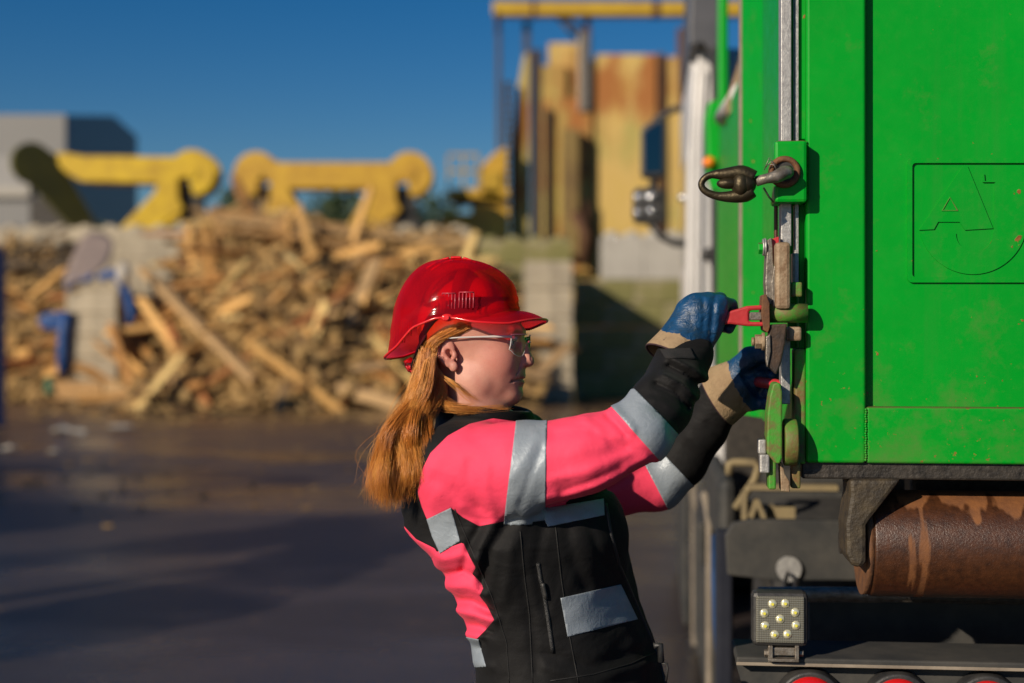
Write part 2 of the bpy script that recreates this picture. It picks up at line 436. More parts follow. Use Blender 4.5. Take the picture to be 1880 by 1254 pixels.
# distinct timbers
def beam(a, b, w, t, mat, label, name="timber_beam", group=None, cat="timber"):
    a, b = Vector(a), Vector(b); d = b-a; L = d.length
    mb = MB(); n = 5; vs = []; fs = []
    for i in range(n+1):
        x = L*i/n; j = RNG.normal(size=2)*.006
        for (y, z) in ((-w/2, -t/2), (w/2, -t/2), (w/2, t/2), (-w/2, t/2)): vs.append((x, y+j[0], z+j[1]))
    for i in range(n):
        for q in range(4): fs.append((4*i+q, 4*i+(q+1) % 4, 4*i+4+(q+1) % 4, 4*i+4+q))
    fs += [(3, 2, 1, 0), tuple(4*n+q for q in range(4))]
    mb.add(vs, fs); o = mb.build(name, mat, None, .01)
    o.location = a; o.rotation_euler = d.to_track_quat('X', 'Z').to_euler(); return tag(o, label, cat, group)
wl = simple("pale_beam_wood", (.50, .33, .155), (.38, .23, .10), 7, .8, 0, .2, None, (1, 5, 5))
wt = simple("honey_beam_wood", (.44, .26, .10), (.32, .17, .06), 7, .8, 0, .2, None, (1, 5, 5))
beam(P(100, 716, 26.6), P(196, 718, 26.4), .34, .34, wt, "thick honey-coloured beam on the ground before the left block stack")
beam(P(198, 716, 26.4), P(300, 720, 26.2), .3, .33, wl, "pale beam on the ground right of the honey-coloured beam")
beam(P(318, 708, 25.9), P(330, 716, 25.8), .3, .4, wl, "short pale offcut at the front edge of the heap")
beam(P(262, 494, 28.4), P(468, 700, 25.5), .2, .14, wl, "long plank leaning diagonally down the left of the heap")
beam(P(395, 388, 30.4), P(640, 420, 30.8), .28, .16, wt, "long board lying along the crest of the heap beneath the right yellow frame")
beam(P(400, 402, 29.8), P(860, 448, 30.3), .26, .12, wl, "longest pale board sloping across the top of the heap")
beam(P(400, 420, 29.3), P(700, 452, 29.6), .22, .1, wt, "honey-coloured board just below the longest pale board")
beam(P(392, 385, 30.3), P(412, 440, 29.6), .2, .1, wt, "short board standing at the upper left tip of the heap")
beam(P(625, 712, 25.5), P(740, 745, 24.9), .3, .2, wl, "thick pale beam at the foot of the heap left of the woman")
beam(P(450, 630, 26.9), P(495, 545, 27.6), .5, .08, wl, "wide pale panel propped on the face of the heap")
beam(P(525, 552, 28.2), P(668, 470, 29.2), .2, .12, wl, "pale board rising to the right in the middle of the heap")
beam(P(596, 590, 27.3), P(612, 548, 27.7), .5, .25, wl, "stubby pale block of wood in the middle of the heap")
beam(P(640, 600, 27.0), P(690, 480, 28.6), .24, .12, wl, "pale board standing steeply above the stubby block")
beam(P(330, 490, 29.5), P(420, 470, 30.2), .5, .08, simple("red_brown_board", (.25, .085, .03), (.17, .06, .025), 5, .8), "reddish brown board near the top left of the heap")
# left bay: darker timber
mb = MB(); vs = []; fs = []; nx, ny = 22, 14
for j in range(ny+1):
    for i in range(nx+1):
        s = j/ny; Y = 27.4+6*s; q = P(-40+165*i/nx, 0, 30)
        vs.append((q.x*(Y/30)*.99, Y, max(0, 3.2*s**.75+RNG.normal()*.12*(s > 0)-.1)))
for j in range(ny):
    for i in range(nx):
        a = j*(nx+1)+i; fs.append((a, a+1, a+nx+2, a+nx+1))
mb.add(vs, fs)
def _pl2():
    s = RNG.uniform(0, 1); Y = 27.4+6*s; q = P(RNG.uniform(-20, 115), 0, Y); return Vector((q.x, Y, 3.2*s**.75+RNG.uniform(-.05, .1)))
splinters(mb, 420, _pl2)
core2 = mb.build("wood_debris", core.data.materials[0]); tag(core2, "dark wood debris filling the bay at the far left", "wood debris", kind="stuff")
for k in range(34):
    px = RNG.uniform(-10, 112); s = RNG.uniform(0, 1); Y = 27.4+6*s; q = P(px, 0, Y)
    o = plank((q.x, Y, 3.2*s**.75+RNG.uniform(0, .15)+.06), (SL*.6+RNG.normal()*.2, RNG.normal()*.2, RNG.normal()*.5), None, "dull board in the bay left of the block stack", 1, "boards in the left bay")
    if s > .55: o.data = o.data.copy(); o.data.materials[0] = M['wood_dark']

# ---- things draped on the left stack
def sheet(name, pts, mat, thick, label, cat):
    """pts: rows of (px,py,Y)"""
    m, n = len(pts), len(pts[0]); mb = MB()
    mb.add([P(*q) for row in pts for q in row], [(i*n+j, i*n+j+1, (i+1)*n+j+1, (i+1)*n+j) for i in range(m-1) for j in range(n-1)], True)
    o = mb.build(name, mat)
    sd = o.modifiers.new("sub", 'SUBSURF'); sd.levels = sd.render_levels = 2
    so = o.modifiers.new("thick", 'SOLIDIFY'); so.thickness = thick
    return tag(o, label, cat)
sheet("tarpaulin", [[(150, 430, 29.5), (185, 425, 29.6), (212, 440, 29.2)], [(135, 470, 28.6), (170, 462, 28.7), (205, 470, 28.5)], [(122, 500, 27.9), (155, 496, 27.9), (196, 490, 28.0)], [(113, 528, 27.5), (132, 522, 27.4), (170, 505, 27.5)]],
      simple("grey_pink_sheet", (.29, .225, .19), (.22, .17, .15), 3, .8), .03, "greyish pink sheet draped over the top of the left block stack", "tarpaulin")
bl = simple("blue_plastic", (.012, .075, .26), (.010, .05, .18), 6, .5)
def strap(pts, w, label):
    mb = MB(); mb.tube([P(*p) for p in pts], w, 8); o = mb.build("blue_strap", bl); return tag(o, label, "strap")
strap([(122, 530, 27.53), (140, 518, 27.53), (165, 512, 27.53), (172, 505, 27.53)], .07, "blue strap lying across the top of the left block stack")
strap([(185, 512, 27.53), (205, 500, 27.53), (222, 515, 27.53), (236, 545, 27.53), (243, 575, 27.53), (240, 594, 27.53)], .10, "blue strap hanging in a curve right of the left block stack")
strap([(122, 572, 27.53), (117, 610, 27.53), (115, 650, 27.53), (116, 686, 27.53)], .11, "upright blue strip against the left edge of the block stack")
sheet("blue_sheet", [[(72, 580, 27.53), (95, 572, 27.53), (118, 573, 27.53)], [(70, 592, 27.53), (95, 590, 27.5), (118, 592, 27.53)], [(76, 603, 27.53), (97, 607, 27.53), (116, 603, 27.53)]], bl, .02, "dark blue plastic sheet lying left of the block stack", "sheet")
sheet("plastic_bag", [[(216, 486, 27.6), (226, 480, 27.5), (237, 486, 27.6)], [(214, 505, 27.4), (226, 503, 27.2), (238, 504, 27.4)], [(218, 520, 27.5), (227, 522, 27.4), (234, 520, 27.5)]], simple("pale_plastic", (.5, .45, .37), (.4, .36, .3), 8, .6), .02, "pale plastic bag beside the hanging blue strap", "bag")
sheet("green_rag", [[(84, 695, 26.6), (92, 692, 26.5), (99, 696, 26.6)], [(83, 712, 26.4), (92, 710, 26.3), (100, 713, 26.4)], [(86, 724, 26.4), (92, 726, 26.3), (97, 724, 26.4)]], simple("green_cloth", (.03, .13, .07), (.02, .09, .05), 8, .9), .02, "small green rag at the foot of the left bay", "rag")
# dark blue post at the far left
a = P(11, 0, 21); zt = P(0, 456, 21).z
mb = MB(); mb.box(-.30, 0, 0, .3, .02, zt)
bs = mb.build("steel_post", simple("dark_blue_paint", (.006, .012, .06), (.008, .016, .05), 4, .5), None, .02); bs.location = (a.x, 21, 0); bs.rotation_euler = (0, 0, R(21.5))
tag(bs, "dark blue steel post cut off by the photo's left edge", "post")
mb = MB(); mb.box(-.36, .02, -.06, .36, 0, .05); mb.build("base_plate", bs.data.materials[0], bs, .01)

# ---- yellow lifting frames
def yframe(name, Y, outline, holes, label, mat, d=.9, extra=()):
    root = empty(name, P(outline[0][0], 590, Y)); root.location.z = 0
    tag(root, label, "steel frame", "yellow steel frames on the far wall")
    off = Vector(root.location)
    mb = MB(); pts = [P(x, y, Y)-off for x, y in outline]
    mb.prism([(p.x, p.z) for p in pts], 0, .16); o = mb.build("side_plate", mat, root, .02)
    mb = MB(); mb.prism([(p.x, p.z) for p in pts], d, d+.16); mb.build("side_plate", mat, root, .02)
    return root, off
def wheel_pts(cx, cy, r, a0, a1, n=14): return [(cx+r*math.cos(R(a0+(a1-a0)*i/n)), cy+r*math.sin(R(a0+(a1-a0)*i/n))) for i in range(n+1)]
yel = simple("yellow_machine_paint", (.70, .47, .012), (.46, .28, .012), 2.2, .45, 0, .05)
yel2 = simple("yellow_machine_paint_dull", (.62, .37, .03), (.44, .24, .022), 2.2, .5, 0, .05)
def frame_outline(cxl, cxr, cy, r, bt, bb, il, ir, foot_y):
    # bar between two round ends, each with a slot, legs sloping inwards
    o = []
    o += wheel_pts(cxl, cy, r, -60, -260, 16)          # left head, anticlockwise over the top to the left
    return o
def build_frame(Y, cxl, cxr, cy, r, top, bot, inl, inr, fy, label, mat, dark_left=False):
    out = []
    out += wheel_pts(cxr, cy, r, -148, 75, 18)                                   # right head
    out += [(cxr+r*.05, cy+r*.95), (cxr-r*.15, cy+r*.12), (cxr-r*.62, cy+r*.30), (cxr-r*.60, cy+r*1.15)]     # hook slot
    out += [(cxr-r*.35, cy+r*1.55), (inr+47, fy), (inr, fy)]                      # right leg foot
    out += [(cxr-r*1.75, bot)]
    out += [(cxl+r*1.42, bot)]
    out += [(inl, fy), (inl-47, fy), (cxl+r*.35, cy+r*1.55)]
    out += [(cxl+r*.60, cy+r*1.15), (cxl+r*.62, cy+r*.30), (cxl+r*.15, cy+r*.12), (cxl-r*.05, cy+r*.95)]
    out += wheel_pts(cxl, cy, r, 105, 328, 18)
    # holes in prism outline would need a polygon with a notch: the slot is part of the outline
    root, off = yframe("lifting_frame", Y, out, None, label, mat)
    for c in (cxl, cxr):
        pins = MB(); q = P(c, cy, Y)-off; pins.cyl((q.x, -.04, q.z), (q.x, 1.1, q.z), .16, 20); pins.build("pin", mat, root)
    for c in (cxl, cxr):
        j = MB()
        sgn = 1 if c == cxl else -1
        q0 = P(c+sgn*r*.15, cy+r*.5, Y)-off; q1 = P(c+sgn*r*.25, cy+r*2.6, Y)-off
        j.box(min(q0.x, q1.x)-.22, max(q0.x, q1.x)+.22, .3, .8, q1.z, q0.z)
        j.box(min(q0.x, q1.x)-.5, max(q0.x, q1.x)+.4, .25, .85, q1.z, q1.z+.45)
        j.build("lifting_jaw", M['grime'], root, .02)
    b = MB(); q0 = P(cxl+r*1.6, top+6, Y)-off; q1 = P(cxr-r*1.6, bot-6, Y)-off; b.box(q0.x, q1.x, .16, .9, q1.z, q0.z); b.build("cross_bar", mat, root)
    q = MB()
    for (fx) in (inl-31, inr+31):
        f0 = P(fx, fy, Y)-off; q.box(f0.x-.5, f0.x+.5, -.1, 1.15, 0.0, f0.z+.02)
    q.build("plinth", M['concrete'], root)
    return root
fr1 = build_frame(39.5, 470, 752, 320, 42, 298, 346, 574, 632, 424, "yellow steel frame with two round hooked ends, behind the crest of the timber heap", yel2)
# the left frame stands turned: its left half is shadowed and swung back
def left_frame():
    Y = 39.0
    root = empty("lifting_frame", (P(240, 0, Y).x, Y, 0)); tag(root, "brighter yellow steel frame with one arm swung back into shade, at the warehouse", "steel frame", "yellow steel frames on the far wall")
    off = Vector(root.location)
    cx, cy, r = 352, 317, 43
    out = wheel_pts(cx, cy, r, -137, 75, 18)+[(cx+2, cy+40), (cx-7, cy+5), (cx-26, cy+13), (cx-24, cy+50)]
    out += [(cx-14, cy+66), (272, 428), (210, 428), (284, 352), (288, 336), (150, 333), (128, 322), (112, 308), (96, 284), (110, 280), (130, 282), (150, 286)]
    pts = [P(x, y, Y)-off for x, y in out]
    mb = MB(); mb.prism([(p.x, p.z) for p in pts], 0, .16); mb.build("side_plate", yel, root, .02)
    mb = MB(); mb.prism([(p.x, p.z) for p in pts], .9, 1.06); mb.build("side_plate", yel, root, .02)
    # swung arm: its own plate, facing right, with shade painted in as dark olive
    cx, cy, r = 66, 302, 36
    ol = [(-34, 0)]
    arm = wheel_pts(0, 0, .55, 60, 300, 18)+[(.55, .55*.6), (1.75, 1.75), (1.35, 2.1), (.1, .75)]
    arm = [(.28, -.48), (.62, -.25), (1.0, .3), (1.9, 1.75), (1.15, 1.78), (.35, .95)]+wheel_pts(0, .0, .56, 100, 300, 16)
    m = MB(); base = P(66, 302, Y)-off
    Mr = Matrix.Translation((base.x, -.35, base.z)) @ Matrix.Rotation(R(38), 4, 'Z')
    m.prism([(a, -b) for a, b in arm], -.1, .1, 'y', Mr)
    m.build("side_plate", simple("yellow_paint_shade_tint", (.11, .10, .015), (.075, .07, .014), 2, .6), root, .02)
    j = MB()
    q = P(346, 395, Y)-off; j.box(q.x-.3, q.x+.3, .3, .8, P(0, 425, Y).z, P(0, 335, Y).z); j.build("lifting_jaw", M['grime'], root, .02); j = MB()
    q = P(85, 395, Y)-off; j.box(q.x-.6, q.x+.7, .4, 1.0, P(0, 418, Y).z, P(0, 362, Y).z); j.box(q.x-.35, q.x-.05, .5, .9, P(0, 380, Y).z, P(0, 305, Y).z)
    j.build("lifting_jaw", M['grime'], root, .02)
    p = MB(); q = P(352, 317, Y)-off; p.cyl((q.x, -.04, q.z), (q.x, 1.1, q.z), .16, 20); p.build("pin", yel, root)
    b = MB(); q0 = P(140, 290, Y)-off; q1 = P(285, 330, Y)-off; b.box(q0.x, q1.x, .16, .9, q1.z, q0.z); b.build("cross_bar", yel, root)
    pl = MB(); f0 = P(240, 428, Y)-off; pl.box(f0.x-.5, f0.x+.5, -.1, 1.2, 0, f0.z+.02); f0 = P(95, 418, Y)-off; pl.box(f0.x-.7, f0.x+.7, -.1, 1.3, 0, f0.z+.02); pl.build("plinth", M['concrete'], root)
left_frame()

# ---- warehouse
wh = empty("warehouse", (P(120, 0, 80).x, 80, 0)); tag(wh, "grey warehouse with pale front and dark gable wall behind the rear wall", "warehouse")
zt1 = P(0, 210, 80).z
def clad(name, c1, c2):
    n = N(name); w = n.n("ShaderNodeTexWave"); w.inputs["Scale"].default_value = 1.6; n.l(n.co, w.inputs["Vector"])
    return n.set(n.ramp(w.outputs[1], (0, c1), (1, c2)), .5, .1)
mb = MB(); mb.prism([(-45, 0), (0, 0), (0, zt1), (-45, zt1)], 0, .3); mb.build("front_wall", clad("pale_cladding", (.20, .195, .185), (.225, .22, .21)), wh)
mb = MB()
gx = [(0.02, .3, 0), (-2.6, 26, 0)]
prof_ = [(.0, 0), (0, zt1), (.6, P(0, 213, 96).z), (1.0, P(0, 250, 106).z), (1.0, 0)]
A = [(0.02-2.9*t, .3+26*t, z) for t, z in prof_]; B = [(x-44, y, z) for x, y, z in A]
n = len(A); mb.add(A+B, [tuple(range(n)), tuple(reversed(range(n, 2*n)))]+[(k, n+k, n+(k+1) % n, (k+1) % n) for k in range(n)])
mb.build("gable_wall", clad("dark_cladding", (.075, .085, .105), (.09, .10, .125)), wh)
mb = MB(); mb.box(-8, P(55, 0, 80).x-P(120, 0, 80).x, -.12, -.002, P(0, 368, 80).z, P(0, 288, 80).z); mb.build("wall_panel", simple("white_cladding", (.32, .31, .29), (.28, .27, .26), 1, .5), wh)
mb = MB(); mb.box(-8, P(58, 0, 80).x-P(120, 0, 80).x, -.35, -.13, P(0, 362, 80).z, P(0, 345, 80).z); mb.build("canopy", M['pale_block'], wh)
mb = MB(); mb.prism([(.06-2.9*.55, 0), (0, 0)], 0, 1) if False else None
mb = MB(); mb.box(-.02, .05, 13, 16, P(0, 270, 92).z, P(0, 255, 92).z); o = mb.build("wall_sign", simple("grey_sign", (.2, .22, .26), (.16, .18, .22), 1.5, .6), wh); o.location = (-1.6, 0, 0); o.rotation_euler = (0, 0, math.atan2(2.9, 26))

# ---- weathered yellow press
def rusty_yellow(name, c1, c2, c3, rust=.55):
    n = N(name)
    f = n.noise(.7, 6, .65, (1.2, 1, .55)); col = n.ramp(f, (.32, c1), (.5, c2), (.66, c3))
    r = n.noise(.62, 7, .65, (1.1, 1, .5)); col = n.mix(n.ramp(r, (rust, 0.), (rust+.12, .9)), col, (.36, .115, .022))
    s_ = n.noise(1.1, 5, .65, (2.2, 2.2, .10)); col = n.mix(n.ramp(s_, (.54, 0.), (.74, .75)), col, (.15, .075, .025))
    return n.set(col, .75)
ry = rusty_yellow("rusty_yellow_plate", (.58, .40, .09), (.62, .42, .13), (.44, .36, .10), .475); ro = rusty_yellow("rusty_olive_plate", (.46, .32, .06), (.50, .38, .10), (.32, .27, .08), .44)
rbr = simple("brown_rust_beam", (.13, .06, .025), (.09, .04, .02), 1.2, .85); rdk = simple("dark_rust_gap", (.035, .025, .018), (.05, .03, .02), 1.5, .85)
YS = 42.0; off = Vector((P(1000, 0, YS).x, YS, 0))
pr = empty("scrap_press", off); tag(pr, "tall rusty yellow scrap press with gantry and side platform behind the mossy wall", "scrap press")
def sp(name, mat, boxes, bev=.03):
    together = name in ("ladder", "railing"); mb = MB()
    for (x0, x1, y0, y1, d0, d1) in boxes:
        if not together: mb = MB()
        a = P(x0, y1, YS)-off; b_ = P(x1, y0, YS)-off; mb.box(a.x, b_.x, d0, d1, max(a.z, 0), b_.z)
        if not together: mb.build(name, mat, pr, bev)
    if together: mb.build(name, mat, pr, bev)
sp("hopper_plate", ry, [(1093, 1206, 98, 500, .12, .9)]); sp("hopper_plate", ry, [(1222, 1275, 100, 500, .35, .9)])
sp("rust_stiffener", rbr, [(1206, 1222, 95, 500, .2, .9)]); sp("rust_stiffener", rbr, [(1245, 1262, 50, 200, .0, .35)])
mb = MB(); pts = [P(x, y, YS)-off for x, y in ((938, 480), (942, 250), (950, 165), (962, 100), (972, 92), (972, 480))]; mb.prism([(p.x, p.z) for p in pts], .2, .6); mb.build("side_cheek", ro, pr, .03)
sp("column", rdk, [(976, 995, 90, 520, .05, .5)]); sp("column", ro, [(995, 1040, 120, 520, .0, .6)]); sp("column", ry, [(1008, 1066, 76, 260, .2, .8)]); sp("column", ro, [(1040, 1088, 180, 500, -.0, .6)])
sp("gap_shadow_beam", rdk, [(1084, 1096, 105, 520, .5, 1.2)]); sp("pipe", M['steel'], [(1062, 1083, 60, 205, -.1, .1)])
sp("column", rdk, [(1000, 1010, 200, 480, -.2, 0)]); sp("rust_stiffener", rbr, [(1040, 1075, 300, 320, -.3, -.1), (1045, 1080, 370, 425, -.3, -.1), (1076, 1086, 56, 110, .2, .4)])
sp("ram_beam", simple("olive_arm", (.25, .17, .05), (.16, .10, .035), 1, .8), [(1030, 1062, 240, 470, -.5, -.1)])
mb = MB(); mb.tube([P(1052, 390, YS-.4)-off, P(1075, 430, YS-.4)-off, P(1070, 480, YS-.4)-off], .18, 8); mb.build("ram_beam", rbr, pr)
sp("ladder", rdk, [(925, 931, 150, 440, -.1, .0), (937, 942, 150, 440, -.1, .0)]+[(930, 938, y, y+5, -.08, -.02) for y in range(155, 440, 14)], 0)
# gantry
by = simple("gantry_yellow", (.56, .36, .02), (.42, .25, .02), 1, .5)
mb = MB(); a = P(905, 15, YS)-off; b_ = P(1420, 15, YS)-off; mb.box(a.x, b_.x, .0, .5, a.z-.2, a.z+.22); mb.build("gantry_beam", by, pr, .03)
sp("gantry_band", rbr, [(976, 983, 0, 30, -.02, .52), (1198, 1212, 2, 28, -.02, .52), (910, 917, 20, 60, .0, .4)], 0)
post_m = simple("blue_grey_post", (.05, .055, .085), (.07, .06, .07), 1, .7)
sp("gantry_post", post_m, [(911, 920, 28, 440, .0, .35)]); sp("gantry_post", post_m, [(961, 974, 30, 470, .6, .9)]); sp("gantry_post", rbr, [(1074, 1086, 28, 80, .4, .8)])
mb = MB(); mb.tube([P(1022, 28, YS+.3)-off, P(1060, 72, YS+.3)-off], .07, 6); mb.tube([P(1034, 28, YS+.3)-off, P(1072, 62, YS+.3)-off], .07, 6); mb.build("brace", post_m, pr)
sp("machine_housing", by, [(884, 920, 318, 368, -.6, .3)]); mb = MB(); pts = [P(x, y, YS)-off for x, y in ((880, 365), (882, 310), (905, 286), (932, 272), (932, 365))]; mb.prism([(p.x, p.z) for p in pts], -.5, .5); mb.build("machine_housing", yel2, pr, .05)
sp("platform", yel2, [(824, 935, 350, 366, -.6, 1.0)])
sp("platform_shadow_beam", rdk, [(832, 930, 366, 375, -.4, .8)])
sp("railing", by, [(823, 827, 288, 350, -.6, -.53), (850, 854, 288, 350, -.6, -.53), (876, 880, 288, 350, -.6, -.53), (823, 880, 286, 290, -.6, -.53), (823, 880, 316, 320, -.6, -.53)], 0)
sp("machine_base", yel2, [(866, 935, 374, 440, -.3, .8)]); sp("machine_base", by, [(808, 872, 392, 424, .0, 1.0)]); sp("leg", rdk, [(905, 935, 380, 520, .2, .6)])
sp("machine_base", ro, [(866, 1275, 500, 640, .3, 1.2)])

# ---- trees beyond
def leafmat(c1, c2):
    n = N("leaf_green"); return n.set(n.ramp(n.noise(.9, 4, .6), (.35, c1), (.65, c2)), .6)
lm = leafmat((.045, .075, .02), (.028, .05, .016)); bark = simple("bark", (.09, .065, .045), (.06, .045, .03), 6, .9)
def tree(px, Y, ztop, wid, label, seed):
    rg = np.random.default_rng(seed); q = P(px, 0, Y); root = empty("tree", (q.x, Y, 0)); tag(root, label, "tree", "trees beyond the yard")
    mb = MB(); mb.tube([(0, 0, 0), (.1, 0, ztop*.35), (.0, .1, ztop*.7)], [.28, .22, .1], 8)
    for k in range(6):
        a = rg.uniform(0, 6.28); z = ztop*rg.uniform(.3, .6); mb.tube([(0, 0, z), (math.cos(a)*wid*.25, math.sin(a)*wid*.25, z+ztop*.18)], [.12, .04], 6)
    mb.build("trunk", bark, root)
    cl = [(rg.normal()*wid*.27, rg.normal()*wid*.2, ztop*rg.uniform(.35, .86), wid*rg.uniform(.12, .24)) for _ in range(16)]
    V = []; Fc = []
    for (cx, cy, cz, r) in cl:
        for _ in range(110):
            d = rg.normal(size=3); d /= np.linalg.norm(d); p = np.array((cx, cy, cz))+d*r*rg.uniform(.55, 1.1)
            u = rg.normal(size=3); u /= np.linalg.norm(u); w = np.cross(u, d); w /= np.linalg.norm(w)+1e-9; s_ = rg.uniform(.12, .26)
            o = len(V); V += [p-u*s_, p+w*s_*.6, p+u*s_, p-w*s_*.6]; Fc.append((o, o+1, o+2, o+3))
    npmesh("crown", V, Fc, lm, root, False)
tree(432, 74, 10.0, 5.2, "dark green tree in the gap between the two yellow frames", 1)
tree(595, 78, 10.0, 6.5, "green tree seen under the right yellow frame, at its left leg", 2)
tree(668, 78, 9.8, 6.0, "green tree seen under the right yellow frame, at its right leg", 3)
tree(790, 76, 8.9, 6.5, "dark tree left of the yellow platform", 4)
tree(720, 84, 9.2, 6.5, "dark tree behind the right round end of the right frame", 5)
tree(300, 76, 8.2, 6, "low dark tree behind the left frame's bright leg", 6)
mb = MB()
for _ in range(170):
    L = RNG.uniform(.05, .3); w = RNG.uniform(.01, .04); Y = 25.4-abs(RNG.normal())*1.3; q = P(RNG.uniform(60, 960), 0, Y)
    mb.box(-L/2, L/2, -w, w, .0, .02, Matrix.Translation((q.x, Y, .004)) @ Matrix.Rotation(RNG.uniform(0, 3.14), 4, 'Z'))
for _ in range(260):
    L = RNG.uniform(.02, .09); w = RNG.uniform(.008, .03); Y = 10.5+14.5*RNG.random()**.7; q = P(RNG.uniform(-60, 1180), 0, Y)
    mb.box(-L/2, L/2, -w, w, .0, .012, Matrix.Translation((q.x, Y, .004)) @ Matrix.Rotation(RNG.uniform(0, 3.14), 4, 'Z'))
tag(mb.build("wood_chips", core.data.materials[0]), "wood chips scattered on the asphalt before the timber heap", "wood chips", kind="stuff")
# ---- litter on the asphalt, with pale scraps added as puddle glints
def litter(px, py, size, label, seed):
    rg = np.random.default_rng(seed); Y = EYE*FPX/(py-HY); q = P(px, py, Y); mb = MB(); n = 7
    vs = [(size*math.cos(6.283*k/n)*rg.uniform(.6, 1.1), size*.8*math.sin(6.283*k/n)*rg.uniform(.6, 1.1), .01+rg.uniform(0, size*.35)) for k in range(n)]+[(0, 0, size*.5)]
    mb.add(vs, [(k, (k+1) % n, n) for k in range(n)]); o = mb.build("scrap_or_glint", M['pale_block']); o.location = (q.x, q.y, .004)
    so = o.modifiers.new("thick", 'SOLIDIFY'); so.thickness = .01
    tag(o, label, "litter")
litter(17, 828, .14, "crumpled white scrap on the asphalt near the photo's left edge", 1)
litter(115, 795, .2, "pale scrap of plastic on the wet asphalt before the left block stack", 2)
litter(145, 798, .16, "second pale scrap standing in for a puddle glint, touching the first before the left block stack", 3)
litter(220, 792, .2, "lone pale scrap standing in for a puddle glint, right of the paired scraps", 4)
litter(100, 832, .08, "small brown chip on the wet asphalt", 5)

# ---- unseen caster added left of the view: plates shaped to throw shadow bands
def up(gx, gy, h): k = h/-SUN.z; return Vector((gx-SUN.x*k, gy-SUN.y*k, h))
def gp(px, py): Y = EYE*FPX/(py-HY); q = P(px, py, Y); return q.x, q.y
caster = empty("unseen_shadow_caster", up(*gp(250, 1120), 3.2)); caster.location.z = 0
tag(caster, "unseen grey plates on legs, added left of the view to cast shadow bands on the asphalt", "shadow caster")
co = Vector(caster.location)
def shadow_plate(name, quad, h, th=.35):  # ragged plate, shaped backwards from the shadow outline wanted on the ground
    mb = MB(); rg = np.random.default_rng(len(name)*7+int(h*10)); ed = []
    for i in range(len(quad)):
        a, b_ = np.array(quad[i], float), np.array(quad[(i+1) % len(quad)], float); m = max(2, int(np.hypot(*(b_-a))/22))
        for k in range(m):
            p = a+(b_-a)*k/m; ed.append((p[0]+rg.normal()*9, p[1]+rg.normal()*3.2))
    A = [up(*gp(*p), h)-co for p in ed]; B = [a+Vector((0, 0, th)) for a in A]
    n = len(A); mb.add(A+B, [tuple(range(n)), tuple(reversed(range(n, 2*n)))]+[(k, n+k, n+(k+1) % n, (k+1) % n) for k in range(n)])
    return mb.build(name, M['steel'], caster, .02)
shadow_plate("belt_deck", [(-80, 1140), (-80, 1230), (230, 1165), (470, 1085), (700, 985), (730, 935), (560, 990), (330, 1070)], 3.2)
shadow_plate("belt_deck", [(-60, 1030), (-60, 1052), (200, 1032), (420, 1010), (620, 980), (700, 950), (560, 955), (330, 990), (120, 1015)], 3.6, .25)
shadow_plate("canopy", [(-90, 852), (-90, 985), (150, 962), (350, 930), (520, 905), (560, 882), (320, 862), (120, 866)], 4.2, .12)  # unseen plate added for the widest shadow band
for p, h in (((20, 1170), 3.2), ((560, 1020), 3.2), ((60, 1040), 3.6), ((560, 968), 3.6), ((0, 920), 4.2), ((400, 890), 4.2)):
    q = up(*gp(*p), h)-co; mb = MB(); mb.box(q.x-.06, q.x+.06, q.y-.06, q.y+.06, 0, h+.02); mb.build("leg", M['steel'], caster)
# ================================================================ GREEN CONTAINER AND TRUCK
TH = math.atan2(240.0, FPX); TC, TS = math.cos(TH), math.sin(TH)
OX, OY = (1480-CX)/FPX*2.6, 2.6
def LU(px, v):
    k = (px-CX)/FPX
    return (k*(OY+v*TC)-OX-v*TS)/(TC+k*TS)
def LW(px, py, v):
    u = LU(px, v); Y = OY-u*TS+v*TC
    return EYE-(py-HY)/FPX*Y
def L3(px, py, v):
    return Vector((LU(px, v), v, LW(px, py, v)))
def lbox(mb, x0, x1, y0, y1, v0, v1, vref=None):
    """box whose near face (at v0) covers the photo rows/columns given"""
    vr = v0 if vref is None else vref
    a = L3(x0, y1, vr); b = L3(x1, y0, vr)
    mb.box(a.x, b.x, v0, v1, a.z, b.z)

cont = empty("waste_container", (OX, OY, 0), -TH)
tag(cont, "bright green steel waste container with raised emblem on its rear door, carried by the truck", "container")
Wb = LW(1600, 851, 0)          # underside
TOP = 3.55; CWID = 2.42
# --- rear frame
mb = MB(); mb.box(0, LU(1590, 0), 0, .12, Wb, TOP); mb.build("corner_post", M['green'], cont, .006, 3)
mb = MB(); mb.box(CWID-.11, CWID, 0, .12, Wb, TOP); mb.build("corner_post", M['green'], cont, .006, 3)
mb = MB(); mb.box(LU(1590, 0)+.0005, CWID-.1105, .0015, .12, Wb, LW(1600, 747, 0)); mb.build("bottom_beam", M['green_edge'], cont, .005, 3)
mb = MB(); mb.box(LU(1590, 0)+.0005, CWID-.1105, .0015, .12, TOP-.12, TOP); mb.build("top_beam", M['green'], cont, .005, 3)
